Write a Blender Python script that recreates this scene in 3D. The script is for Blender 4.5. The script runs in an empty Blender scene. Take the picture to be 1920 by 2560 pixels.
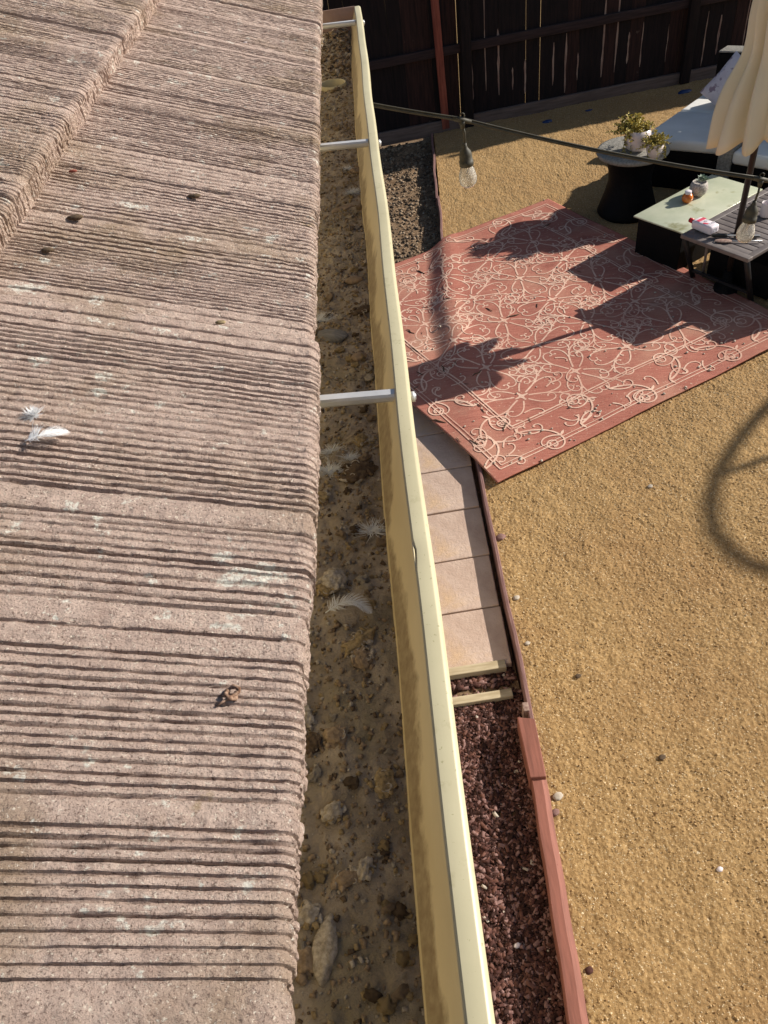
import bpy, bmesh, math, random
import numpy as np
from mathutils import Vector, Matrix, noise as MN
random.seed(7); RNG = np.random.default_rng(11)
C = bpy.context.scene.collection
R = math.radians
# ---------------------------------------------------------------- camera, sky, sun
H = 3.0
F = 1937.0
CR = np.array([[0.99134723, -0.12230907, -0.04765677],
               [-0.0529303, -0.70469774, 0.70753055],
               [-0.12012102, -0.69888596, -0.70507401]])
cam = bpy.data.cameras.new('camera'); cam_o = bpy.data.objects.new('camera', cam); C.objects.link(cam_o)
cam.sensor_fit = 'VERTICAL'; cam.sensor_height = 36.0; cam.sensor_width = 27.0
cam.lens = F / 2560 * 36.0; cam.clip_start = 0.02; cam.clip_end = 500
M = Matrix([[CR[i][0], -CR[i][1], -CR[i][2]] for i in range(3)]).to_4x4()
M.translation = Vector((0, 0, H)); cam_o.matrix_world = M
bpy.context.scene.camera = cam_o
SUN_AZ, SUN_EL = R(15.5), R(28.5)          # azimuth measured from +X towards +Y
sd = Vector((math.cos(SUN_EL) * math.cos(SUN_AZ), math.cos(SUN_EL) * math.sin(SUN_AZ), math.sin(SUN_EL)))
sun = bpy.data.lights.new('sun', 'SUN'); sun.energy = 5.0; sun.angle = R(0.53); sun.color = (1.0, 0.93, 0.83)
so = bpy.data.objects.new('sun', sun); C.objects.link(so); so.rotation_euler = (-sd).to_track_quat('-Z', 'Y').to_euler()
w = bpy.data.worlds.new('World'); bpy.context.scene.world = w; w.use_nodes = True
nt = w.node_tree; bg = nt.nodes['Background']
sky = nt.nodes.new('ShaderNodeTexSky'); sky.sky_type = 'NISHITA'; sky.sun_disc = False
sky.sun_elevation = SUN_EL; sky.sun_rotation = math.pi / 2 - SUN_AZ
nt.links.new(sky.outputs[0], bg.inputs[0]); bg.inputs[1].default_value = 0.068
vs = bpy.context.scene.view_settings
vs.view_transform = 'Standard'; vs.look = 'None'; vs.gamma = 1; vs.exposure = 0.42

# ---------------------------------------------------------------- helpers
def at(px, py, z=0.0):
    """place in the yard whose picture in the survey photograph is px, py, at height z"""
    r = CR @ np.array([px - 960, py - 1280, F]); t = (z - H) / r[2]
    return Vector((r[0] * t, r[1] * t, z))

def tagp(o, label=None, cat=None, group=None, kind=None):
    if label: o['label'] = label
    if cat: o['category'] = cat
    if group: o['group'] = group
    if kind: o['kind'] = kind
    return o

def empty(name, loc, rz=0.0, label=None, cat=None, group=None):
    o = bpy.data.objects.new(name, None); C.objects.link(o); o.location = loc; o.rotation_euler = (0, 0, rz)
    o.empty_display_size = 0.05
    return tagp(o, label, cat, group)

def copy_tree(o, parent=None):
    c = o.copy(); C.objects.link(c)
    if parent is not None: c.parent = parent
    for ch in [x for x in bpy.data.objects if x.parent == o and x != c]:
        copy_tree(ch, c)
    return c

class MB:
    def __init__(s): s.v = []; s.f = []; s.m = []; s.smooth = []
    def add(s, vs_, fs, m=0, sm=False):
        b = len(s.v); s.v += [tuple(v) for v in vs_]
        for f in fs: s.f.append([i + b for i in f]); s.m.append(m); s.smooth.append(sm)
    def box(s, c, d, rz=0.0, m=0, mat=None, bev=0.0):
        x, y, z = d[0] / 2, d[1] / 2, d[2] / 2
        T = mat if mat is not None else Matrix.Translation(Vector(c)) @ Matrix.Rotation(rz, 4, 'Z')
        if bev <= 0:
            vs_ = [T @ Vector((sx * x, sy * y, sz * z)) for sz in (-1, 1) for sy in (-1, 1) for sx in (-1, 1)]
            s.add(vs_, [(0, 2, 3, 1), (4, 5, 7, 6), (0, 1, 5, 4), (2, 6, 7, 3), (0, 4, 6, 2), (1, 3, 7, 5)], m)
        else:
            bm = bmesh.new(); bmesh.ops.create_cube(bm, size=1)
            for v in bm.verts: v.co = Vector((v.co.x * 2 * x, v.co.y * 2 * y, v.co.z * 2 * z))
            bmesh.ops.bevel(bm, geom=bm.edges[:], offset=bev, segments=3, profile=0.5, affect='EDGES')
            bm.verts.ensure_lookup_table()
            s.add([T @ v.co for v in bm.verts], [[v.index for v in f.verts] for f in bm.faces], m, True); bm.free()
    def quad_prism(s, pts, z0, z1, m=0):
        n = len(pts)
        vs_ = [(p[0], p[1], z0) for p in pts] + [(p[0], p[1], z1) for p in pts]
        s.add(vs_, [list(range(n))[::-1], list(range(n, 2 * n))] + [(i, (i + 1) % n, n + (i + 1) % n, n + i) for i in range(n)], m)
    def tube(s, pts, rad, n=8, m=0, cap=True, up=None):
        pts = [Vector(p) for p in pts]; k = len(pts)
        rad = rad if isinstance(rad, (list, tuple)) else [rad] * k
        vs_ = []; a = None
        for i, p in enumerate(pts):
            t = (pts[min(i + 1, k - 1)] - pts[max(i - 1, 0)]).normalized()
            if a is None:
                a = Vector((0, 0, 1)) if abs(t.z) < .9 else Vector((1, 0, 0))
            a = (a - t * a.dot(t)).normalized(); b = t.cross(a)
            for j in range(n):
                g = 2 * math.pi * j / n
                vs_.append(p + (a * math.cos(g) + b * math.sin(g)) * rad[i])
        fs = [(i * n + j, i * n + (j + 1) % n, (i + 1) * n + (j + 1) % n, (i + 1) * n + j) for i in range(k - 1) for j in range(n)]
        if cap: fs += [list(range(n))[::-1], [(k - 1) * n + j for j in range(n)]]
        s.add(vs_, fs, m, True)
    def lathe(s, prof, c=(0, 0, 0), n=32, m=0, fn=None):
        vs_ = []
        for (r, z) in prof:
            for j in range(n):
                g = 2 * math.pi * j / n; rr = r * (fn(g, z) if fn else 1)
                vs_.append((c[0] + rr * math.cos(g), c[1] + rr * math.sin(g), c[2] + z))
        k = len(prof)
        fs = [(i * n + j, i * n + (j + 1) % n, (i + 1) * n + (j + 1) % n, (i + 1) * n + j) for i in range(k - 1) for j in range(n)]
        s.add(vs_, fs, m, True)
    def blob(s, c, r, sq=(1, 1, 1), seed=0, m=0, rough=.25, sub=2, rot=None):
        bm = bmesh.new(); bmesh.ops.create_icosphere(bm, subdivisions=sub, radius=1)
        rr = random.Random(seed); ph = [rr.uniform(0, 6.28) for _ in range(9)]
        Rm = rot or Matrix.Rotation(rr.uniform(0, 6.28), 3, 'Z')
        vv = []
        for v in bm.verts:
            p = v.co
            k = 1 + rough * (.5 * math.sin(2.3 * p.x + ph[0]) * math.cos(2.9 * p.y + ph[1]) + .4 * math.sin(4.7 * p.z + ph[2] + 3 * p.x) + .3 * math.sin(7.1 * p.y + ph[3]) * math.sin(6.3 * p.x + ph[4]) + .25 * math.sin(11 * p.z + 9 * p.y + ph[5]))
            if rough > .3: k = 1 + rough * (.45 * MN.fractal(p * 1.5 + Vector((seed, 0, 0)), .9, 2, 5))
            q = Rm @ Vector((p.x * sq[0] * k * r, p.y * sq[1] * k * r, p.z * sq[2] * k * r))
            vv.append((c[0] + q.x, c[1] + q.y, c[2] + q.z))
        s.add(vv, [[v.index for v in f.verts] for f in bm.faces], m, sub > 1); bm.free()
    def build(s, name, mats, parent=None, loc=None):
        me = bpy.data.meshes.new(name)
        vs_ = s.v
        if loc is not None: vs_ = [(v[0] - loc[0], v[1] - loc[1], v[2] - loc[2]) for v in vs_]
        me.from_pydata(vs_, [], s.f)
        me.polygons.foreach_set('material_index', s.m); me.polygons.foreach_set('use_smooth', s.smooth)
        for mm in (mats if isinstance(mats, (list, tuple)) else [mats]): me.materials.append(mm)
        me.update()
        o = bpy.data.objects.new(name, me); C.objects.link(o)
        if parent is not None: o.parent = parent
        if loc is not None: o.location = loc
        return o

def grid_obj(name, X, Y, Z, mat, parent=None, smooth=True, mask=None):
    """X, Y, Z: 2-D arrays -> one mesh sheet"""
    n, k = X.shape
    me = bpy.data.meshes.new(name)
    co = np.stack([X, Y, Z], -1).reshape(-1, 3).astype(np.float32)
    idx = np.arange(n * k).reshape(n, k)
    q = np.stack([idx[:-1, :-1], idx[1:, :-1], idx[1:, 1:], idx[:-1, 1:]], -1).reshape(-1, 4)
    if mask is not None: q = q[mask[:-1, :-1].reshape(-1)]
    me.vertices.add(len(co)); me.vertices.foreach_set('co', co.ravel())
    me.loops.add(q.size); me.loops.foreach_set('vertex_index', q.ravel().astype(np.int32))
    me.polygons.add(len(q)); me.polygons.foreach_set('loop_start', np.arange(0, q.size, 4, dtype=np.int32))
    me.polygons.foreach_set('loop_total', np.full(len(q), 4, dtype=np.int32))
    me.update(calc_edges=True); me.validate()
    me.polygons.foreach_set('use_smooth', np.full(len(me.polygons), smooth))
    me.materials.append(mat)
    o = bpy.data.objects.new(name, me); C.objects.link(o)
    if parent is not None: o.parent = parent
    return o

_tab = np.random.default_rng(5).random((256, 256))
def vn(x, y, s=1.0, seed=0):
    """smooth value noise 0..1, feature size s"""
    x = np.asarray(x) / s + seed * 17.31; y = np.asarray(y) / s + seed * 7.77
    xi = np.floor(x).astype(int); yi = np.floor(y).astype(int); fx = x - xi; fy = y - yi
    fx = fx * fx * (3 - 2 * fx); fy = fy * fy * (3 - 2 * fy)
    g = lambda a, b: _tab[a & 255, b & 255]
    return (g(xi, yi) * (1 - fx) + g(xi + 1, yi) * fx) * (1 - fy) + (g(xi, yi + 1) * (1 - fx) + g(xi + 1, yi + 1) * fx) * fy
def fbm(x, y, s, seed=0, o=3):
    return sum(vn(x, y, s / 2 ** k, seed + k) * .5 ** k for k in range(o)) / sum(.5 ** k for k in range(o)) - .5

def lin(c):  # sRGB 0..255 -> linear
    return tuple((v / 255 / 12.92) if v / 255 <= .04045 else ((v / 255 + .055) / 1.055) ** 2.4 for v in c) + (1,)

def mat(name, c1, c2=None, scale=8.0, rough=.8, bump=0.0, bscale=60.0, bdist=.004, stretch=(1, 1, 1), spots=None, metal=0.0,
        spec=.3, detail=6, c3=None, c3scale=3.0, c3pos=(.55, .7), sheen=0, trans=0, rot=0.0, lo=.35, hi=.65, b2=None):
    """two-tone noise material with optional third stain colour, specks and two-scale bump"""
    m = bpy.data.materials.new(name); m.use_nodes = True; N = m.node_tree; L = N.links
    p = N.nodes['Principled BSDF']; p.inputs['Roughness'].default_value = rough
    p.inputs['Metallic'].default_value = metal; p.inputs['Specular IOR Level'].default_value = spec
    tc = N.nodes.new('ShaderNodeTexCoord'); mp = N.nodes.new('ShaderNodeMapping')
    mp.inputs['Scale'].default_value = stretch; mp.inputs['Rotation'].default_value = (0, 0, rot)
    L.new(tc.outputs['Object'], mp.inputs[0])
    def noise(s, d=detail, src=None, dist=0.0, r=.6):
        n = N.nodes.new('ShaderNodeTexNoise'); n.inputs['Scale'].default_value = s; n.inputs['Detail'].default_value = d
        n.inputs['Roughness'].default_value = r; n.inputs['Distortion'].default_value = dist
        L.new(src or mp.outputs[0], n.inputs['Vector']); return n.outputs['Fac']
    def ramp(f, a, b, ca=(0, 0, 0, 1), cb=(1, 1, 1, 1)):
        r = N.nodes.new('ShaderNodeValToRGB'); r.color_ramp.elements[0].position = a; r.color_ramp.elements[1].position = b
        r.color_ramp.elements[0].color = ca; r.color_ramp.elements[1].color = cb; L.new(f, r.inputs[0]); return r.outputs[0]
    def mix(f, a, b):
        x = N.nodes.new('ShaderNodeMix'); x.data_type = 'RGBA'
        L.new(f, x.inputs[0])
        for v, i in ((a, 6), (b, 7)):
            if isinstance(v, tuple): x.inputs[i].default_value = v
            else: L.new(v, x.inputs[i])
        return x.outputs[2]
    col = c1
    if c2: col = ramp(noise(scale), lo, hi, c1, c2)
    if c3: col = mix(ramp(noise(c3scale, 5, tc.outputs['Object'], .4), *c3pos), col if c2 else c1, c3)
    if spots:
        for sp_ in spots:
            sc, sp, th, wd = sp_[:4]; f_ = ramp(noise(sp, 4, tc.outputs['Object'], 0, .65), th, th + wd)
            if len(sp_) > 4:
                q_ = N.nodes.new('ShaderNodeMath'); q_.operation = 'MULTIPLY'; L.new(f_, q_.inputs[0]); L.new(ramp(noise(sp_[4], 6, tc.outputs['Object'], 0, .8), .45, .51), q_.inputs[1]); f_ = q_.outputs[0]
            col = mix(f_, col, sc)
    if isinstance(col, tuple): p.inputs['Base Color'].default_value = col
    else: L.new(col, p.inputs['Base Color'])
    if bump > 0:
        b = N.nodes.new('ShaderNodeBump'); b.inputs['Strength'].default_value = bump; b.inputs['Distance'].default_value = bdist
        L.new(noise(bscale, 8, None, 0, .7), b.inputs['Height']); last = b
        if b2:
            b_ = N.nodes.new('ShaderNodeBump'); b_.inputs['Strength'].default_value = b2[1]; b_.inputs['Distance'].default_value = b2[2]
            L.new(noise(b2[0], 4, tc.outputs['Object']), b_.inputs['Height']); L.new(b.outputs[0], b_.inputs['Normal']); last = b_
        L.new(last.outputs[0], p.inputs['Normal'])
    if sheen: p.inputs['Sheen Weight'].default_value = sheen
    m['p'] = 1
    return m

# ---------------------------------------------------------------- materials
m_tile = mat('concrete_tile', lin((188, 164, 152)), lin((222, 199, 185)), 60, .92, 1.0, 560, .0045, spec=.12, lo=.3, hi=.7,
             c3=lin((168, 145, 118)), c3scale=5, c3pos=(.5, .75),
             spots=[(lin((128, 108, 98)), 300, .57, .12), (lin((240, 228, 212)), 380, .60, .05), (lin((138, 118, 108)), 620, .56, .10), (lin((236, 232, 220)), 17, .640, .03, 170), (lin((236, 232, 220)), 44, .635, .03, 260), (lin((160, 138, 98)), 12, .67, .06, 120)], b2=(140, .4, .002))
m_gutter = mat('cream_aluminium', lin((180, 172, 140)), lin((192, 184, 152)), 6, .42, .12, 30, .001, spec=.5,
               spots=[(lin((150, 144, 108)), 210, .64, .05), (lin((166, 158, 124)), 30, .58, .14, 160)])
m_trough = mat('stained_cream_aluminium', lin((206, 190, 150)), lin((218, 203, 164)), 16, .5, .15, 60, .001, spec=.4, stretch=(1, .35, 1))
def _stain():
    N = m_trough.node_tree; L = N.links; p = N.nodes['Principled BSDF']
    tc = N.nodes.new('ShaderNodeTexCoord'); sx = N.nodes.new('ShaderNodeSeparateXYZ'); L.new(tc.outputs['Object'], sx.inputs[0])
    def nz(sc, det, rg=.6):
        n = N.nodes.new('ShaderNodeTexNoise'); n.inputs['Scale'].default_value = sc; n.inputs['Detail'].default_value = det; n.inputs['Roughness'].default_value = rg; L.new(tc.outputs['Object'], n.inputs['Vector']); return n.outputs['Fac']
    def mth(op, a, b_):
        q = N.nodes.new('ShaderNodeMath'); q.operation = op
        for i, v in enumerate((a, b_)):
            if isinstance(v, (int, float)): q.inputs[i].default_value = v
            else: L.new(v, q.inputs[i])
        return q.outputs[0]
    lvl = mth('ADD', mth('ADD', mth('MULTIPLY', nz(7, 3), .095), mth('MULTIPLY', nz(55, 5, .7), .022)), 2.4015)          # wavy tide mark left by silt
    d = mth('SUBTRACT', lvl, sx.outputs[2]); r = N.nodes.new('ShaderNodeMapRange'); r.inputs[1].default_value = -.0050; r.inputs[2].default_value = .0055; L.new(d, r.inputs[0])
    r2 = N.nodes.new('ShaderNodeMapRange'); r2.inputs[1].default_value = 2.4345; r2.inputs[2].default_value = 2.4385; L.new(sx.outputs[2], r2.inputs[0])
    k = mth('MULTIPLY', mth('MULTIPLY', r.outputs[0], r2.outputs[0]), mth('ADD', mth('MULTIPLY', nz(110, 5), .9), .28))
    src = p.inputs['Base Color'].links[0].from_socket; mx = N.nodes.new('ShaderNodeMix'); mx.data_type = 'RGBA'; mx.clamp_factor = True
    L.new(k, mx.inputs[0]); L.new(src, mx.inputs[6]); mx.inputs[7].default_value = lin((128, 108, 80)); L.new(mx.outputs[2], p.inputs['Base Color'])
_stain()
m_tube = mat('white_tube', lin((214, 214, 214)), lin((196, 196, 196)), 20, .35, .05, 60, .0005, metal=.3)
m_mud = mat('gutter_silt', lin((140, 128, 112)), lin((182, 168, 150)), 30, .9, 1.0, 230, .004, spec=.25, c3=lin((142, 132, 106)), c3scale=13, c3pos=(.52, .8),
            spots=[(lin((106, 84, 60)), 60, .62, .2), (lin((215, 202, 180)), 420, .69, .03)], b2=(700, .6, .001))
m_sand = mat('decomposed_granite', lin((146, 116, 76)), lin((184, 152, 106)), 70, .95, .8, 150, .006, spec=.12, lo=.32, hi=.68,
             c3=lin((150, 116, 78)), c3scale=1.3, c3pos=(.45, .9),
             spots=[(lin((124, 98, 64)), 60, .58, .14), (lin((236, 218, 182)), 130, .61, .05), (lin((104, 80, 52)), 110, .60, .08)], b2=(14, .6, .02))
m_bed = mat('bed_soil', lin((112, 88, 64)), lin((146, 122, 96)), 18, .95, 1.0, 45, .02, spots=[(lin((186, 166, 146)), 60, .64, .05)])
m_rug = mat('rug_weave', lin((156, 95, 82)), lin((188, 127, 110)), 11, .95, .6, 60, .003, stretch=(1, 14, 1), rot=-R(26), spec=.1, lo=.3, hi=.75,
            c3=lin((186, 146, 124)), c3scale=1.7, c3pos=(.50, .78), spots=[(lin((126, 76, 66)), 2.3, .60, .2), (lin((212, 178, 156)), 60, .62, .10)])
m_rugline = mat('rug_pattern_yarn', lin((230, 198, 176)), lin((212, 172, 152)), 14, .95, .4, 80, .002, spec=.1, stretch=(1, 6, 1), rot=-R(26),
                c3=lin((196, 148, 128)), c3scale=3.2, c3pos=(.5, .75), spots=[(lin((184, 130, 112)), 90, .57, .12)])
m_paver = mat('concrete_paver', lin((182, 158, 142)), lin((200, 178, 162)), 7, .9, .8, 42, .007, spec=.15, c3=lin((196, 166, 132)), c3scale=3, b2=(130, .5, .003),
              spots=[(lin((140, 114, 96)), 60, .68, .06)])
m_edge = mat('weathered_edge_board', lin((108, 78, 74)), lin((140, 108, 102)), 12, .85, .6, 30, .003, stretch=(14, 1, 4))
m_curb = mat('red_painted_timber', lin((120, 76, 64)), lin((146, 94, 80)), 6, .7, .35, 16, .002, stretch=(12, 1, 4), spots=[(lin((206, 160, 140)), 24, .72, .04), (lin((118, 62, 50)), 30, .68, .05)])
m_plank = mat('grey_tan_plank', lin((158, 142, 112)), lin((190, 176, 146)), 7, .85, .5, 22, .002, stretch=(1, 12, 4))
m_chip = [mat('mulch_chip_%s' % n, lin(tuple(v * .86 for v in a)), lin(tuple(v * .88 for v in b)), 40, .9, .5, 120, .002, spec=.12) for n, a, b in
          (('umber', (82, 54, 48), (108, 74, 66)), ('rust', (112, 76, 64), (134, 96, 84)), ('mauve', (140, 106, 100), (166, 132, 124)), ('dark', (56, 38, 34), (76, 52, 46)), ('pale', (202, 188, 170), (220, 208, 190)))]
m_fence = mat('dark_stained_fence', lin((14, 10, 13)), lin((34, 23, 24)), 5, .85, .5, 14, .003, stretch=(9, 9, .7), spots=[(lin((96, 84, 76)), 3, .72, .08)])
m_fenceb = mat('brown_fence_board', lin((30, 18, 18)), lin((58, 36, 32)), 5, .85, .5, 14, .003, stretch=(9, 9, .7), spots=[(lin((110, 92, 84)), 3, .68, .1)])
m_fence2 = mat('fence_rail_wood', lin((40, 30, 31)), lin((60, 46, 46)), 5, .85, .4, 14, .003, stretch=(.7, 9, 9))
m_kick = mat('kickboard_wood', lin((92, 78, 72)), lin((120, 102, 94)), 5, .9, .4, 14, .003, stretch=(.7, 9, 9))
m_pale = mat('pale_wood_gap_light', lin((170, 148, 134)), lin((120, 92, 84)), 8, .85, .3, 20, .002, stretch=(8, 8, 1))  # bare wood, also painting the lit slivers between fence boards
m_stake = mat('red_brown_wood', lin((150, 84, 68)), lin((110, 56, 46)), 5, .8, .4, 14, .003, stretch=(9, 9, .7))
m_wicker = mat('black_wicker', lin((4, 4, 6)), lin((11, 10, 13)), 60, .6, .9, 90, .006, spec=.15)
m_wicklit = mat('lit_wicker', lin((120, 118, 112)), lin((160, 156, 148)), 60, .6, .9, 110, .006, spec=.4)  # black wicker lightened to paint sunlight on tops and armrest
m_cush = mat('white_cushion', lin((222, 220, 212)), lin((232, 230, 224)), 4, .9, .15, 200, .001, sheen=.3, b2=(5, .3, .02))
m_pillow = mat('mauve_white_pillow', lin((206, 196, 204)), lin((226, 220, 224)), 7, .9, .2, 100, .002, c3=lin((150, 132, 148)), c3scale=14, c3pos=(.55, .62))
m_canopy = mat('cream_canvas', lin((238, 228, 196)), lin((244, 234, 208)), 3, .85, .12, 300, .001)
m_pole = mat('dark_bronze_metal', lin((42, 34, 32)), lin((58, 48, 44)), 10, .4, .05, 60, .001, metal=.4, spec=.5)
m_black = mat('black_plastic', lin((34, 33, 30)), lin((46, 45, 41)), 30, .55, .1, 80, .001, spec=.4)
m_socket = mat('olive_black_rubber', lin((52, 50, 40)), lin((66, 63, 52)), 30, .6, .1, 80, .001, spec=.4)
m_table = mat('grey_brown_slats', lin((104, 96, 94)), lin((124, 116, 112)), 12, .5, .1, 60, .001, spec=.4)
m_tframe = mat('dark_table_frame', lin((20, 19, 22)), lin((32, 30, 33)), 12, .5, .1, 60, .001, spec=.4)
m_glass_top = mat('dusty_glass_top', lin((184, 190, 164)), lin((206, 208, 184)), 3.5, .22, .05, 60, .001, spec=.6, c3=lin((128, 124, 72)), c3scale=5, c3pos=(.58, .72))
m_white = mat('glazed_white', lin((218, 206, 206)), lin((230, 220, 218)), 5, .25, .03, 30, .001, spec=.6)
m_ceramic = mat('textured_grey_ceramic', lin((140, 130, 124)), lin((200, 192, 184)), 90, .6, 1.0, 90, .005, spec=.4)
m_amber = mat('amber_glass', lin((196, 96, 22)), lin((214, 128, 50)), 12, .15, .0, spec=.7)
m_bottle = mat('white_bottle_plastic', lin((236, 226, 232)), None, rough=.35, spec=.5)
m_red = mat('red_cap_plastic', lin((206, 40, 56)), None, rough=.35, spec=.5)
m_pinklabel = mat('label_red_print', lin((208, 62, 84)), lin((216, 96, 116)), 30, rough=.5)
m_ink = mat('label_dark_print', lin((84, 84, 104)), lin((230, 226, 230)), 160, rough=.5, lo=.45, hi=.5)
m_leafy = [mat('leaf_%s' % n, lin(a), lin(b), 30, .6, 0, spec=.4) for n, a, b in
           (('olive', (158, 146, 66), (190, 176, 92)), ('gold', (206, 188, 104), (222, 206, 130)), ('dark', (100, 92, 48), (126, 112, 60)))]
m_succ = mat('succulent_grey_green', lin((118, 138, 118)), lin((176, 190, 172)), 30, .5, 0, spec=.5)
m_feather = mat('white_down', lin((226, 226, 226)), lin((240, 240, 240)), 30, .9, 0)
m_fdark = mat('brown_feather_vane', lin((120, 104, 86)), lin((170, 156, 136)), 120, .9, 0)
m_stone = mat('grey_brown_stone', lin((128, 110, 92)), lin((160, 140, 118)), 60, .85, .6, 160, .003)
m_slate = mat('blue_grey_bark', lin((104, 104, 106)), lin((142, 140, 138)), 80, .85, .8, 160, .004, stretch=(1, 6, 1))
m_clod = [mat('clod_%s' % n, lin(a), lin(b), 260, .95, .9, 420, .002, lo=.3, hi=.7) for n, a, b in
          (('brown', (118, 100, 80), (168, 148, 124)), ('ochre', (122, 104, 72), (176, 156, 120)), ('grey', (130, 120, 106), (200, 190, 176)), ('umber', (70, 57, 46), (112, 94, 74)))]
m_blue = mat('blue_plastic_scrap', lin((30, 52, 96)), lin((44, 66, 110)), 20, .5, .3, 30, .004)
m_steel = mat('pale_steel', lin((206, 204, 200)), None, rough=.3, metal=.6)
m_twig = mat('dry_brown_twig', lin((92, 62, 44)), lin((168, 140, 120)), 120, .85, .6, 200, .002)
m_stucco = mat('house_stucco', lin((190, 178, 158)), lin((200, 188, 168)), 8, .95, .6, 120, .004)
m_fascia = mat('fascia_paint', lin((206, 198, 168)), lin((196, 188, 158)), 8, .7, .2, 40, .002)
m_glass = bpy.data.materials.new('clear_bulb_glass'); m_glass.use_nodes = True
_p = m_glass.node_tree.nodes['Principled BSDF']; _p.inputs['Roughness'].default_value = .04; _p.inputs['IOR'].default_value = 1.35
_p.inputs['Transmission Weight'].default_value = .80; _p.inputs['Base Color'].default_value = (.93, .92, .88, 1)
m_fil = mat('filament_support', lin((236, 220, 196)), None, rough=.4)

# ---------------------------------------------------------------- ground
gx = lambda y: np.interp(y, [-10, .2, 1.60, 1.68, 5.08, 6.09, 8.46, 30], [.30, .318, .342, .354, .354, .447, .60, .62])     # line of the bed edging
def sand_z(x, y):
    return .018 * fbm(x, y, .55, 3) + .012 * fbm(x, y, .16, 6, 3) + .006 * fbm(x, y, .05, 21, 2) + .0020 * (vn(x, y, .0125, 23) - .5) + .0060 * (vn(x, y, .0068, 24) - .5) - .006
def bed_z(x, y):
    lo = np.interp(y, [0, 1.9, 2.1, 5.2, 5.6, 8.6], [-.085, -.085, -.10, -.10, -.085, -.07])
    return lo + (.03 * fbm(x, y, .22, 9, 4)) * np.interp(y, [5.2, 5.8], [.25, 1.6])
def sheet(name, x0, x1, nx, y0, y1, ny, zf, mat_, xf=None):
    yy = np.linspace(y0, y1, ny); 
    if xf: X = np.stack([np.linspace(xf(y) if x0 is None else x0, x1 if x1 is not None else xf(y), nx) for y in yy], 0)
    else: X = np.repeat(np.linspace(x0, x1, nx)[None, :], ny, 0)
    Y = np.repeat(yy[:, None], nx, 1)
    o = grid_obj(name, X.T, Y.T, zf(X, Y).T, mat_)
    return o
g = sheet('ground', -120, 160, 30, -120, 220, 30, lambda x, y: 0 * x - .35, m_sand); tagp(g, kind='structure')
# the yard: fine sheet near, its outer skirt continuing to the neighbour's side
yyf = np.concatenate([np.linspace(-.6, .15, 30), np.arange(.16, 4.4, .0048), np.linspace(4.405, 8.9, 330)])
xo = np.concatenate([np.arange(0, 1.95, .0046), np.linspace(1.955, 4.29, 120)])
X = np.stack([gx(y) + .012 + xo for y in yyf], 0); Y = np.repeat(yyf[:, None], X.shape[1], 1)
g = grid_obj('sandy_yard', X.T, Y.T, sand_z(X, Y).T, m_sand); tagp(g, kind='structure')
def far_z(x, y): return 0 * x - .012
b = MB(); b.add([(4.59, -30, -.012), (60, -30, -.012), (60, 8.89, -.012), (4.59, 8.89, -.012)], [(0, 1, 2, 3)])
b.add([(-60, 8.85, -.016), (60, 8.85, -.016), (60, 60, -.016), (-60, 60, -.016)], [(0, 1, 2, 3)])
b.add([(.30, -30, -.014), (4.6, -30, -.014), (4.6, -.58, -.014), (.30, -.58, -.014)], [(0, 1, 2, 3)])
tagp(b.build('outer_ground', m_sand), kind='structure')
yb = np.linspace(-1, 8.75, 900)
X = np.stack([np.linspace(-1.2, gx(y) - .012, 110) for y in yb], 0); Y = np.repeat(yb[:, None], 110, 1)
g = grid_obj('bed_soil', X.T, Y.T, bed_z(X, Y).T, m_bed); tagp(g, kind='structure')

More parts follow.
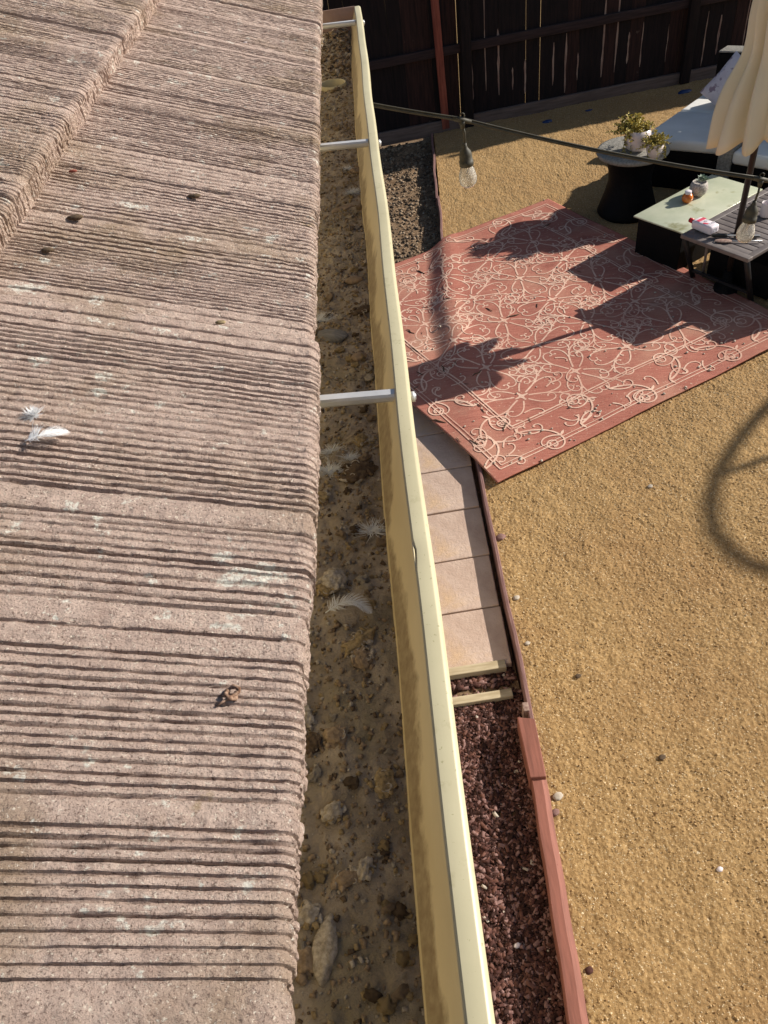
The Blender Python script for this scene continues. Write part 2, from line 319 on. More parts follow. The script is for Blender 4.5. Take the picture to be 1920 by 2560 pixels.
# coarse grit over the yard (nobody could count it) and a few larger stones
def scatter(name, n, xf, zf, sz, mats, flat=.6, seed=1, label=None, cat=None, elong=1.0, tilt=.4):
    rg = np.random.default_rng(seed)
    # base shape: 8-vertex squashed box, jittered
    base = np.array([[sx, sy, sz_] for sz_ in (-1, 1) for sy in (-1, 1) for sx in (-1, 1)], float) * .5
    faces = np.array([(0, 2, 3, 1), (4, 5, 7, 6), (0, 1, 5, 4), (2, 6, 7, 3), (0, 4, 6, 2), (1, 3, 7, 5)])
    P = xf(rg, n); n = len(P); 
    s = sz[0] + (sz[1] - sz[0]) * rg.random(n) ** 2.2
    el = 1 + (elong - 1) * rg.random(n)
    V = base[None] * (1 + .45 * (rg.random((n, 8, 3)) - .5))
    V[:, 4:, :2] *= .72
    V *= np.stack([s * el, s, s * flat], -1)[:, None, :]
    a = rg.random(n) * 6.283; t1 = (rg.random(n) - .5) * 2 * tilt
    ct, st = np.cos(t1), np.sin(t1)
    x = V[..., 0] * ct[:, None] - V[..., 2] * st[:, None]; z = V[..., 0] * st[:, None] + V[..., 2] * ct[:, None]
    ca, sa = np.cos(a)[:, None], np.sin(a)[:, None]
    xx = x * ca - V[..., 1] * sa; yy = x * sa + V[..., 1] * ca
    Z = zf(P[:, 0], P[:, 1])
    co = np.stack([xx + P[:, :1], yy + P[:, 1:2], z + Z[:, None] + (s * flat * .25)[:, None]], -1).reshape(-1, 3)
    q = (faces[None] + (np.arange(n) * 8)[:, None, None]).reshape(-1, 4)
    me = bpy.data.meshes.new(name); me.vertices.add(len(co)); me.vertices.foreach_set('co', co.astype(np.float32).ravel())
    me.loops.add(q.size); me.loops.foreach_set('vertex_index', q.ravel().astype(np.int32)); me.polygons.add(len(q))
    me.polygons.foreach_set('loop_start', np.arange(0, q.size, 4, dtype=np.int32)); me.polygons.foreach_set('loop_total', np.full(len(q), 4, dtype=np.int32))
    wts = np.array([m_[1] for m_ in mats]); ch = rg.choice(len(mats), n, p=wts / wts.sum())
    me.update(calc_edges=True)
    for m_ in mats: me.materials.append(m_[0])
    me.polygons.foreach_set('material_index', np.repeat(ch, 6).astype(np.int32)); me.update()
    o = bpy.data.objects.new(name, me); C.objects.link(o); tagp(o, label, cat, kind='stuff'); return o
def rect(x0, x1, y0, y1, pw=1.0):
    def f(rg, n):
        y = y0 + (y1 - y0) * rg.random(n) ** pw
        e = gx(y)
        return np.stack([(e + .03 if x0 is None else x0) + ((e - .03 if x1 is None else x1) - (e + .03 if x0 is None else x0)) * rg.random(n), y], -1)
    return f
m_grit = [(mat('grit_gold', lin((170, 138, 94)), lin((206, 174, 126)), 60, .9, 0), 5), (mat('grit_pale', lin((208, 184, 146)), lin((226, 206, 172)), 60, .8, 0), .7), (mat('grit_brown', lin((118, 90, 58)), lin((146, 114, 76)), 60, .9, 0), 1.2)]
def yard_xy(rg, n):
    P = rect(None, 2.6, .3, 4.0)(rg, n); k = vn(P[:, 0], P[:, 1], .35, 71) * .6 + vn(P[:, 0], P[:, 1], .09, 72) * .5
    return P[rg.random(n) < np.clip(k * 1.5 - .25, .05, 1)]
scatter('coarse_grit', 60000, yard_xy, sand_z, (.002, .0065), m_grit, .6, 3, 'golden grit and tiny gravel scattered over the sandy yard', 'gravel')
def mulch_xy(rg, n):
    y = .2 + 1.66 * rg.random(n); x = -.15 + .49 * rg.random(n); return np.stack([x, y], -1)
mc = [(m_chip[0], 4), (m_chip[1], 1.6), (m_chip[2], 2.6), (m_chip[3], 4), (m_chip[4], .08)]
scatter('mulch', 15000, mulch_xy, lambda x, y: bed_z(x, y) + .006 + .014 * vn(x, y, .05, 4), (.0055, .0145), mc, .30, 5, 'dark reddish brown shredded bark mulch filling the narrow bed below the gutter', 'mulch', 4.8, .55)
scatter('mulch', 420, lambda rg, n: np.stack([-.1 + .42 * rg.random(n), 1.9 + .1 * rg.random(n)], -1), lambda x, y: bed_z(x, y) + .008, (.010, .020), mc, .5, 6, 'bark mulch in the small gap between the two wooden planks', 'mulch', 4.0, .5)
scatter('bed_gravel', 3600, rect(-.25, None, 5.3, 8.5), bed_z, (.006, .030), [(m_clod[0], 4), (m_clod[3], 6), (m_stone, 1), (m_chip[4], .1)], .6, 8, 'brown and grey gravel with clods in the sunken bed near the fence', 'gravel')

# ---------------------------------------------------------------- edging, curb, planks
def board(name, pts, wd, z0, z1, m, label, cat, group=None, bev=0.0):
    b = MB(); n = len(pts)
    L_ = []; R_ = []
    for i, p in enumerate(pts):
        t = (Vector(pts[min(i + 1, n - 1)]) - Vector(pts[max(0, i - 1)])).normalized(); nrm = Vector((-t.y, t.x))
        L_.append(Vector(p) + nrm * wd / 2); R_.append(Vector(p) - nrm * wd / 2)
    vv = []
    for i in range(n):
        for q, z in ((L_[i], z0), (L_[i], z1 - bev), (L_[i] * (1 - bev / wd) + R_[i] * bev / wd, z1), (R_[i] * (1 - bev / wd) + L_[i] * bev / wd, z1), (R_[i], z1 - bev), (R_[i], z0)):
            vv.append((q.x, q.y, z))
    fs = [(i * 6 + j, i * 6 + (j + 1) % 6, (i + 1) * 6 + (j + 1) % 6, (i + 1) * 6 + j) for i in range(n - 1) for j in range(6)]
    fs += [[0, 5, 4, 3, 2, 1], [(n - 1) * 6 + j for j in range(6)]]
    b.add(vv, fs); c = pts[0]
    o = b.build(name, m, None, (c[0], c[1], 0)); return tagp(o, label, cat, group)
jj = lambda y, a=.0025: a * math.sin(y * 4.1) + a * math.sin(y * 9.7 + 1)
board('edging_board', [(.356 + jj(y), y) for y in np.linspace(1.66, 5.06, 24)], .020, -.16, .014, m_edge, 'thin weathered purple brown edging board running along the concrete pavers', 'edging board', None, .004)
board('edging_board', [(float(gx(y)) + jj(y, .004), y) for y in np.linspace(5.08, 6.9, 12)], .022, -.2, .02, m_edge, 'pinkish bent edging strip between the rug and the shaded yard by the fence', 'edging board', None, .004)
board('edging_board', [(float(gx(y)) - .012 + jj(y, .004), y) for y in np.linspace(6.86, 8.42, 12)], .022, -.2, .02, m_edge, 'grey edging strip whose far end meets the kickboard of the fence in shade', 'edging board', None, .004)
a0, a1 = at(1293, 1793, .035), at(1337, 1797, .035); a2, a3 = at(1366, 1942, .035), at(1325, 1945, .035)
b = MB(); b.quad_prism([a0, a3, a2, a1], -.1, .038)
o = b.build('curb_timber', m_curb, None, (a3.x, a3.y, 0)); bv = o.modifiers.new('bevel', 'BEVEL'); bv.width = .004; bv.segments = 2
tagp(o, 'short wide block of red painted timber capping the end of the curb', 'curb timber')
p0, p1 = at(1328, 1945, .02), at(1423, 2560, .02); q0, q1 = at(1368, 1945, .02), at(1476, 2560, .02)
dv = (p1 - p0); dq = (q1 - q0)
b = MB(); k = 14
for i in range(k + 1):
    t = i / k * 1.35; l = p0 + dv * t; r = q0 + dq * t; wv = (r - l)
    jx = .0018 * math.sin(i * 1.7)
    for q, z in ((l, -.1), (l, .018), (l + wv * .05, .022), (l + wv * .62, .022), (l + wv * .97, .006), (r, -.08)):
        b.v.append((q.x + jx, q.y, z))
b.f = [(i * 6 + j, (i + 1) * 6 + j, (i + 1) * 6 + (j + 1) % 6, i * 6 + (j + 1) % 6) for i in range(k) for j in range(6)] + [[0, 1, 2, 3, 4, 5], [k * 6 + 5 - j for j in range(6)]]
b.m = [0] * len(b.f); b.smooth = [False] * len(b.f)
tagp(b.build('curb_timber', m_curb, None, (p0.x, p0.y, 0)), 'long red painted timber curb with a sloping side between mulch and sand', 'curb timber')
pz = -.04
for (l, r, l2, r2, lab) in ((at(1100, 1692, pz), at(1266, 1653, pz), at(1100, 1668, pz), at(1262, 1651, pz), 'weathered grey plank end butted against the last concrete paver'),
                           (at(1120, 1748, pz), at(1283, 1735, pz), at(1120, 1735, pz), at(1280, 1722, pz), 'pale tan plank across the mulch bed, second from the pavers')):
    pass
def plank(c0, c1, wd, z0, z1, m, lab):
    c0 = Vector(c0); c1 = Vector(c1); d = (c1 - c0); L = d.length; a = math.atan2(d.y, d.x); c = (c0 + c1) / 2
    b = MB(); b.box((0, 0, 0), (L, wd, z1 - z0), mat=Matrix.Identity(4), bev=.004)
    o = b.build('plank', m); o.location = (c.x, c.y, (z0 + z1) / 2); o.rotation_euler = (0, 0, a); return tagp(o, lab, 'plank')
e1 = at(1264, 1656, -.04); e2 = at(1281, 1729, -.045)
plank((e1.x - .50, e1.y - .028, 0), (e1.x, e1.y - .004, 0), .044, -.11, -.038, m_plank, 'weathered grey plank on edge butted against the last concrete paver')
plank((e2.x - .50, e2.y - .026, 0), (e2.x, e2.y, 0), .040, -.10, -.045, m_plank, 'pale tan plank lying across the mulch bed just beyond the grey plank')
s = at(1314, 1772, .0); b = MB(); b.box((0, 0, -.05), (.026, .042, .1), bev=.003)
o = b.build('wooden_stake', m_pale); o.location = (s.x, s.y, .02); tagp(o, 'small pale square stake at the joint of edging board and red curb', 'stake')

# ---------------------------------------------------------------- pavers
ye = [1.985, 2.322, 2.658, 3.012, 3.352, 3.69, 4.03, 4.37, 4.71]
plab = ['concrete paver nearest the planks and mulch bed', 'second pinkish concrete paver counted from the planks', 'third pinkish concrete paver counted from the planks',
        'fourth paver from the planks, just below the rug corner', 'concrete paver partly shaded by the near corner of the rug', 'concrete paver mostly covered by the rug edge beside the gutter',
        'concrete paver under the red rug beyond the gutter bracket', 'far concrete paver hidden beneath the rug']
for i in range(6):
    sk = -.058
    xr = .326 - .004 * (i % 2); xl = xr - .46; g_ = .004
    pts = [(xl, ye[i] + g_ + sk * .46), (xr, ye[i] + g_), (xr, ye[i + 1] - g_), (xl, ye[i + 1] - g_ + sk * .46)]
    b = MB(); b.quad_prism(pts, -.10, -.048 - .004 * ((i * 7) % 3) / 3)
    o = b.build('concrete_paver', m_paver, None, (xr, ye[i], 0)); bv = o.modifiers.new('bevel', 'BEVEL'); bv.width = .005; bv.segments = 2
    tagp(o, plab[i], 'paver', 'pavers in a row below the gutter')

# ---------------------------------------------------------------- rug
RA = R(26); RU = Vector((math.cos(RA), math.sin(RA))); RV = Vector((-math.sin(RA), math.cos(RA))); RB = Vector((.435, 3.105)); RW, RL = 2.376, 2.652
def rug_xy(u, v): return RB.x + u * RU.x + v * RV.x, RB.y + u * RU.y + v * RV.y
def rug_z(x, y):
    e = gx(y) - .0
    d = np.clip((e + .02 - x) / .16, 0, 1); d = d * d * (3 - 2 * d)
    far = np.interp(y, [3.0, 3.9, 4.6], [0, .25, 1])
    drop = (.055) * d * far
    sag = .012 * np.exp(-((x - e - .06) / .07) ** 2) * far
    return .020 - drop + sag + .010 * fbm(x, y, .55, 31, 2) * 2 + .007 * fbm(x, y, .17, 35, 2) + .004
uu = np.linspace(0, RW, 240); vv_ = np.linspace(0, RL, 260)
U, V = np.meshgrid(uu, vv_, indexing='ij')
wob = .010 * np.sin(V * 4.1) * np.clip(1 - U / .3, 0, 1) + .006 * np.sin(U * 5) * np.clip(1 - V / .3, 0, 1)
X = RB.x + (U + wob) * RU.x + V * RV.x; Y = RB.y + (U + wob) * RU.y + V * RV.y
rug = grid_obj('rug', X, Y, rug_z(X, Y), m_rug)
sol = rug.modifiers.new('thick', 'SOLIDIFY'); sol.thickness = .007; sol.offset = -1
tagp(rug, 'faded red rug with beige scrollwork spread over sand and pavers', 'rug')
lines = []     # polylines in (u, v) with widths
def spiral(u, v, a, L, k0, k1, w0=.0105, w1=.0058, n=40, curl=True):
    """curve of arc length L whose curvature grows from k0 to k1, ending in a curl"""
    pts = []; ds = L / n
    for i in range(n + 1):
        t = i / n; pts.append((u, v, w0 + (w1 - w0) * t)); k = k0 + (k1 - k0) * t ** 2.2
        a += k * ds; u += math.cos(a) * ds; v += math.sin(a) * ds
    if curl: pts[-1] = (pts[-1][0], pts[-1][1], w1 * 2.0); pts[-2] = (pts[-2][0], pts[-2][1], w1 * 2.2); pts[-3] = (pts[-3][0], pts[-3][1], w1 * 1.6)
    lines.append(pts); return pts
def leaf(u, v, a, L=.05, w=.016):
    lines.append([(u + math.cos(a) * L * t, v + math.sin(a) * L * t, w * math.sin(math.pi * min(1, t * .9 + .08)) + .001) for t in np.linspace(0, 1, 7)])
def scroll(u, v, a, sg, S=1.0):
    """a stem that sweeps out, branches twice and ends in spirals"""
    u += .045 * math.cos(a); v += .045 * math.sin(a)
    p = spiral(u, v, a, .70 * S, sg * .6 / S, sg * 27 / S)
    i = 9; q = p[i]; d = math.atan2(p[i + 1][1] - q[1], p[i + 1][0] - q[0])
    spiral(q[0], q[1], d - sg * .25, .36 * S, -sg * 2 / S, -sg * 46 / S, .0092, .0052)
    i = 16; q = p[i]; d = math.atan2(p[i + 1][1] - q[1], p[i + 1][0] - q[0])
    spiral(q[0], q[1], d - sg * .3, .27 * S, -sg * 2 / S, -sg * 62 / S, .0088, .005)
    leaf(q[0], q[1], d - sg * 1.0, .035 * S, .012)
bw = .36
cu0, cu1, cv0, cv1 = bw, RW - bw, bw, RL - bw
nu, nv = 4, 5
for iu in range(nu):
    for iv in range(nv):
        cu = cu0 + (iu + .5) * (cu1 - cu0) / nu; cv = cv0 + (iv + .5) * (cv1 - cv0) / nv
        off = math.pi / 2 * ((iu + iv) % 2)
        for s_ in (1, -1):
            for e_ in (0, math.pi):
                scroll(cu, cv, off + e_ + s_ * .38, s_, .66)
                spiral(cu + .05 * math.cos(off + e_ + s_ * 1.2), cv + .05 * math.sin(off + e_ + s_ * 1.2), off + e_ + s_ * 1.05, .28, -s_ * 2, -s_ * 60, .009, .0055)
        for e_ in range(4): leaf(cu, cv, off + e_ * math.pi / 2, .05, .013)
        lines.append([(cu + .014 * math.cos(t), cv + .014 * math.sin(t), .008) for t in np.linspace(0, 6.283, 12)])
rq = random.Random(12)
for i in range(70):
    u_, v_ = rq.uniform(bw + .03, RW - bw - .03), rq.uniform(bw + .03, RL - bw - .03); sg_ = rq.choice((-1, 1))
    spiral(u_, v_, rq.uniform(0, 6.28), rq.uniform(.10, .24), sg_ * 4, sg_ * rq.uniform(50, 90), .009, .005, 20)
for i in range(70):
    t_ = rq.uniform(.12, RW + RL - .12); far_ = rq.random() < .5; d_ = rq.uniform(.13, .30); sg_ = rq.choice((-1, 1))
    u_, v_ = (t_, d_ if far_ else RL - d_) if t_ < RW - .1 else (d_ if far_ else RW - d_, min(RL - .15, max(.15, t_ - RW)))
    spiral(u_, v_, rq.uniform(0, 6.28), rq.uniform(.10, .22), sg_ * 5, sg_ * rq.uniform(55, 95), .009, .005, 20)
def edge_run(o, d, n_, L):
    """running vine inside the border; o origin, d along, n_ inward"""
    cells = int(round(L / .34)); st = L / cells
    for i in range(cells):
        s_ = 1 if i % 2 else -1
        def loc(a, b_): return (o[0] + d[0] * a + n_[0] * b_, o[1] + d[1] * a + n_[1] * b_)
        base = math.atan2(d[1], d[0]); hand = 1 if (d[0] * n_[1] - d[1] * n_[0]) > 0 else -1
        c = loc(i * st, .20 + s_ * .075)
        spiral(c[0], c[1], base - hand * s_ * .15, .62, -hand * s_ * 3.2, -hand * s_ * 44, .012, .0065, 50)
        spiral(c[0], c[1], base - hand * s_ * .9, .26, hand * s_ * 4, hand * s_ * 58, .010, .006, 28)
        c2 = loc(i * st + st * .55, .20 - s_ * .085)
        spiral(c2[0], c2[1], base + hand * s_ * 2.4, .24, hand * s_ * 6, hand * s_ * 60, .010, .005, 28)
        leaf(c2[0], c2[1], base + hand * s_ * .6, .05, .014); leaf(c[0], c[1], base + hand * s_ * 1.4, .045, .014)
edge_run((0, 0), (1, 0), (0, 1), RW); edge_run((0, RL), (1, 0), (0, -1), RW)
edge_run((0, .3), (0, 1), (1, 0), RL - .6); edge_run((RW, .3), (0, 1), (-1, 0), RL - .6)
for ins, wd in ((.075, .007), (.10, .005), (.325, .005), (.345, .008)):
    a_, b_, c_, d_ = ins, RW - ins, ins, RL - ins
    for q in ([(a_, c_), (b_, c_)], [(b_, c_), (b_, d_)], [(b_, d_), (a_, d_)], [(a_, d_), (a_, c_)]):
        lines.append([(q[0][0] + (q[1][0] - q[0][0]) * t, q[0][1] + (q[1][1] - q[0][1]) * t, wd) for t in np.linspace(0, 1, 120)])
pv, pf = [], []
for li, ln in enumerate(lines):
    b0 = len(pv); n = len(ln)
    for i, (u, v, wd) in enumerate(ln):
        p, q = ln[max(0, i - 1)], ln[min(n - 1, i + 1)]; du, dvv = q[0] - p[0], q[1] - p[1]; l = math.hypot(du, dvv) or 1
        for s_ in (-.5, .5):
            uu_, vv2 = u - dvv / l * wd * 1.15 * s_, v + du / l * wd * 1.15 * s_
            uu_ = min(max(uu_, .01), RW - .01); vv2 = min(max(vv2, .01), RL - .01)
            x, y = rug_xy(uu_, vv2); pv.append((x, y, float(rug_z(x, y)) + .0008 + li * .0000035))
    pf += [(b0 + 2 * i, b0 + 2 * i + 2, b0 + 2 * i + 3, b0 + 2 * i + 1) for i in range(n - 1)]
me = bpy.data.meshes.new('rug_pattern'); me.from_pydata(pv, [], pf); me.materials.append(m_rugline)
o = bpy.data.objects.new('scroll_pattern', me); C.objects.link(o); o.parent = rug

# ---------------------------------------------------------------- fence
FA = R(8.3); FO = Vector((.05, 8.43, 0))
fr = empty('fence', FO, FA, 'dark stained board fence with rails, posts and grey kickboard behind the yard', 'fence')
b = MB(); x = -3.2; rr = random.Random(3)
GX = []
while x < 9:
    wd = .135 + rr.uniform(-.01, .01); g_ = rr.choice([.001, .001, .002, .004, .008]) if x > .6 else .001
    t = rr.uniform(-.004, .004); h = 2.85 + rr.uniform(-.02, .02)
    mi_ = rr.choice((0, 0, 1)); b.add([(x, .02, .0), (x + wd, .02, .0), (x + wd + t, .02, h), (x + t, .02, h), (x, .038, .0), (x + wd, .038, .0), (x + wd + t, .038, h), (x + t, .038, h)],
          [(0, 1, 2, 3), (7, 6, 5, 4), (0, 3, 7, 4), (1, 5, 6, 2), (3, 2, 6, 7), (0, 4, 5, 1)], mi_)
    GX.append(x + wd); x += wd + g_
b.build('board_panel', [m_fence, m_fenceb], fr)
for nm, z0, z1 in (('bottom_rail', .69, .77), ('top_rail', 2.6, 2.68)):
    b = MB(); b.box((2.9, -.0, (z0 + z1) / 2), (12, .04, z1 - z0), bev=.004); b.build(nm, m_fence2, fr)
b = MB(); b.box((-1.15, -.012, .035), (4.2, .04, .13), bev=.004); b.box((2.98, -.008, .035), (4.0, .04, .13), bev=.004); b.box((7, -.012, .035), (4, .04, .13), bev=.004)
b.build('kickboard', m_kick, fr)
for px_ in (-1.5, .88, 3.24, 5.7):
    b = MB(); b.box((px_ + .06, -.045, 1.42), (.10, .05, 2.84), bev=.005); b.build('post', m_fence, fr)
for k_, gxx in enumerate([g for g in GX if .9 < g < 5]):
    if rr.random() < .62:
        b = MB(); z0 = rr.uniform(.1, .3); z1 = rr.uniform(.45, .69) if rr.random() < .6 else rr.uniform(.8, 1.5); n = 9
        w0 = rr.uniform(.004, .014); pts = []
        for i in range(n):
            t = i / (n - 1); z = z0 + (z1 - z0) * t; ww = w0 * (.5 + .8 * rr.random()) * (1.0 if .05 < t < .95 else .3); cx_ = gxx + .002 * math.sin(9 * t + k_) - w0 * .4
            pts += [(cx_ - ww, .0185, z), (cx_ + ww, .0185, z)]
        b.add(pts, [(2 * i, 2 * i + 1, 2 * i + 3, 2 * i + 2) for i in range(n - 1)], 0)
        b.build('lit_gap_sliver', m_pale, fr)  # pale slivers paint the light showing at the board gaps
p0 = at(1112, 287, .0); b = MB(); b.box((0, 0, .7), (.075, .02, 1.4), bev=.003); o = b.build('leaning_stake', m_stake); o.location = (.745, 8.50, .02); o.rotation_euler = (R(2), R(-2.2), FA)
tagp(o, 'reddish brown wooden strip standing against the dark fence left of its post', 'wooden strip')

# ---------------------------------------------------------------- house: tiled eave, fascia, wall
house = empty('house', (-.6, 0, 0), 0, 'house eave with mauve brown ribbed concrete roof tiles beside the gutter', 'house')
def rel(o, p=house):
    o.parent = p; o.matrix_parent_inverse = p.matrix_basis.inverted(); return o
Y0, Y1, DY = -.35, 3.0, .00085
ys = np.arange(Y0, Y1, DY)
def profile(seed, joint0):
    """height of the combed tile face across its width: steps facing down the row"""
    rr = random.Random(seed); P = np.zeros_like(ys); y = Y0; jn = joint0
    while y < Y1:
        kind = rr.random()
        if kind < .17: wd, st, hump, sl_ = rr.uniform(.015, .026), .0012, rr.uniform(.0012, .0022), rr.uniform(.0028, .0040)
        elif kind < .34: wd, st, hump, sl_ = rr.uniform(.012, .017), .0010, rr.uniform(.0012, .002), rr.uniform(.0028, .0040)
        else: wd, st, hump, sl_ = rr.uniform(.0060, .0098), .0009, rr.uniform(.0012, .0020), rr.uniform(.0030, .0048)
        reps = rr.randint(3, 8) if kind >= .34 else 1
        for _ in range(reps):
            w_ = wd * rr.uniform(.85, 1.2); s_ = st * rr.uniform(.7, 1.2); m_ = (ys >= y) & (ys < y + w_); t = (ys[m_] - y) / w_
            sl_ *= rr.uniform(.75, 1.2); P[m_] = s_ * (1 - t) + hump * (1 - np.abs(2 * t - 1) ** 2.6) - sl_ * np.clip(1 - np.abs(ys[m_] - y - .0008) / .0010, 0, 1)
            y += w_
    J = np.zeros_like(ys); tid = np.floor((ys - joint0) / .330)
    d = np.abs(((ys - joint0) / .330) - np.round((ys - joint0) / .330)) * .330
    J = -.011 * np.clip(1 - d / .0022, 0, 1)
    return P + J, tid, d
def course(k):
    noseX = -.09 - .319 * k; noseZ = 2.55 + .135 * k; fine = k < 2
    P, tid, d = profile(21 + k, .395 - .17 * (k % 2) - .33 * 3)
    S = np.concatenate([np.arange(.42, .03, -.0045 if fine else -.014), np.arange(.03, -.0001, -.0020)])
    Yg, Sg = np.meshgrid(ys, S, indexing='ij')
    yy = Yg + .0005 * (vn(Sg, Yg, .09, 1 + k) - .5) * 2 + .0007 * (vn(Sg, Yg, .007, 9) - .5)
    Pz = np.interp(yy, ys, P)
    worn = np.clip(1.85 - 1.3 * vn(Sg, Yg * 7, .035, 14 + k) - .35 * vn(Sg, Yg * 2, .008, 18), .2, 1.05)
    edge = np.clip((Sg + .002) / .008 + .9 * (vn(Sg, Yg, .012, 3) - .5), .25, 1)
    tr = np.interp(tid, np.unique(tid), np.random.default_rng(k + 3).uniform(-.0022, .0022, len(np.unique(tid))))[:, None]
    Z = noseZ + .333 * Sg + Pz * worn * edge + .0011 * (vn(Sg, Yg, .0075, 5) - .5) + .0015 * (vn(Sg, Yg, .0030, 7) - .5) + .002 * fbm(Sg, Yg, .06, 8, 3) + tr
    Z -= .0012 * np.clip(1 - Sg / .005, 0, 1) ** 2
    nx = noseX - .006 - (np.interp(ys, [-.3, .05, .5], [.012, .0095, 0])[:, None] if k == 0 else 0) + (.0060 * fbm(ys, ys * 0 + k, .11, 11, 6) + .0012 * (vn(ys, ys * 0 + k, .0035, 2) - .5))[:, None] + tr * 1.6
    nx = nx + (np.clip(P, -.004, .003) * .9)[:, None]
    nx = nx + np.where((tid == np.floor((.6 - (.395 - .17 * (k % 2) - .99)) / .33)), .003, 0)[:, None]
    X = nx - Sg * 1.0
    # rough front face and underside
    fz = np.linspace(.003, .031, 12); Yf = np.repeat(ys[:, None], 12, 1); Fz = np.repeat(fz[None], len(ys), 0)
    Xf = nx + .0025 + .0050 * fbm(Yf, Fz, .013, 4, 3) + .0030 * (vn(Yf, Fz, .0032, 6) - .5) - .004 * (Fz / .03) ** 2
    Zf = Z[:, -1:] - Fz
    Xu = nx - np.array([[.01, .05, .30]]); Zu = np.repeat(Z[:, -1:] - .032, 3, 1) + np.array([[0, .01, .095]])
    X = np.concatenate([X, Xf, Xu], 1); Z = np.concatenate([Z, Zf, Zu], 1); Yg = np.repeat(ys[:, None], X.shape[1], 1)
    o = grid_obj('tile_course', X, Yg, Z, m_tile, smooth=False); rel(o); return o
for k in range(4): course(k)
b = MB()
b.box((-.155, 1.0, 2.40), (.022, 3.6, .20)); rel(b.build('fascia', m_fascia))
b = MB(); b.add([(-.14, -.8, 2.50), (-.14, 2.8, 2.50), (-2.4, 2.8, 3.45), (-2.4, -.8, 3.45)], [(0, 1, 2, 3)]); b.add([(-.166, -.8, 2.31), (-.166, 2.8, 2.31), (-.6, 2.8, 2.31), (-.6, -.8, 2.31)], [(0, 3, 2, 1)]); rel(b.build('soffit', m_fascia))
b = MB(); b.box((-.72, 1.0, 1.05), (.2, 3.4, 2.5)); rel(b.build('wall', m_stucco))

# ---------------------------------------------------------------- gutter
GH = 2.5; GY0, GY1 = -.5, 2.392
gut = empty('gutter', (-.06, 0, 2.42), 0, 'open cream aluminium rain gutter full of silt, hung along the tile edge', 'gutter')
prof_in = [(-.0115, 2.4985), (-.0125, 2.492), (-.0150, 2.486), (-.0185, 2.476), (-.0225, 2.466), (-.0262, 2.456), (-.0300, 2.4475), (-.0330, 2.442), (-.0352, 2.4385), (-.0362, 2.4345), (-.0375, 2.428), (-.040, 2.412)]
prof_bot = [(-.118, 2.412), (-.1275, 2.420), (-.1275, 2.50)]
gy = np.concatenate([np.arange(GY0, .2, .05), np.arange(.2, GY1, .012), [GY1]])
def dent(y): return .0032 * np.exp(-((y - .447) / .007) ** 2)
def sweep(name, prof, parent, mat_, off=(0, 0), smooth=True, closed=False):
    n = len(prof); X = np.zeros((len(gy), n)); Z = np.zeros((len(gy), n)); Y = np.repeat(gy[:, None], n, 1)
    wv = .0009 * np.sin(gy * 7) + .0006 * np.sin(gy * 17 + 1)
    for j, (x, z) in enumerate(prof):
        X[:, j] = x + wv; Z[:, j] = z
    return X, Y, Z
X, Y, Z = sweep('t', prof_in + prof_bot, None, None)
o = grid_obj('trough', X, Y, Z, m_trough); rel(o, gut); so_ = o.modifiers.new('t', 'SOLIDIFY'); so_.thickness = .0012; so_.offset = -1
lip = [(-.0105, 2.4865), (-.0115, 2.4975), (-.0110, 2.4993), (-.0098, 2.5), (.0008, 2.5002), (.0020, 2.4998), (.0046, 2.4975), (.0052, 2.4962), (.0052, 2.482), (.0035, 2.474), (-.004, 2.462), (-.012, 2.448), (-.024, 2.436), (-.030, 2.428), (-.0375, 2.424), (-.0395, 2.4095), (-.1275, 2.4095)]
X, Y, Z = sweep('l', lip, None, None)
dd = dent(gy)[:, None]; near = np.array([1, 1, 1, .8] + [0] * (len(lip) - 4))[None]
X = X + dd * near; Z = Z - dd * .5 * near
o = grid_obj('front_lip', X, Y, Z, m_gutter); rel(o, gut)
es = o.modifiers.new('es', 'EDGE_SPLIT'); es.split_angle = R(24)
b = MB(); cp = [(-.128, 2.412), (-.040, 2.411), (-.034, 2.436), (-.018, 2.47), (-.0115, 2.492), (-.0115, 2.5015), (-.128, 2.5015)]
b.v = [(x, y, z) for y in (GY1 - .004, GY1 - .0015) for x, z in cp]; n = len(cp)
b.f = [list(range(n)), list(range(n, 2 * n))[::-1]] + [(i, n + i, n + (i + 1) % n, (i + 1) % n) for i in range(n)]; b.m = [0] * len(b.f); b.smooth = [False] * len(b.f)
m_cap = mat('pink_grey_cap', lin((150, 122, 110)), lin((172, 144, 132)), 16, .6, .1, 40, .001)
rel(b.build('end_cap', m_cap), gut)
for (yl, yr) in ((.696, .688), (1.452, 1.438), (2.283, 2.268)):
    b = MB(); dvec = Vector((.106, yr - yl + (yr - yl) * .3, 0)); a_ = Vector((-.119, yl, 2.4925)); c_ = Vector((-.0128, yr, 2.4925))
    # ferrule: faceted tube with a flat top
    ax = (c_ - a_).normalized(); sd_ = Vector((0, 0, 1)).cross(ax)
    vv = []; R8 = [(-.0062, .0008), (-.0048, .0038), (.0048, .0038), (.0062, .0008), (.0062, -.004), (.0035, -.0075), (-.0035, -.0075), (-.0062, -.004)]
    for P_ in (a_, c_):
        for (s_, z_) in R8: vv.append(P_ + sd_ * s_ + Vector((0, 0, z_)))
    b.add(vv, [(i, (i + 1) % 8, 8 + (i + 1) % 8, 8 + i) for i in range(8)] + [list(range(8))[::-1], list(range(8, 16))])
    h = rel(b.build('hanger_tube', m_tube), gut)
    b = MB(); b.tube([(.0045, yr - .004, 2.489), (.0085, yr - .004, 2.489)], .0062, 6); b.tube([(.008, yr - .004, 2.489), (.0098, yr - .004, 2.489)], .0036, 8)
    rel(b.build('screw_head', m_tube), gut)
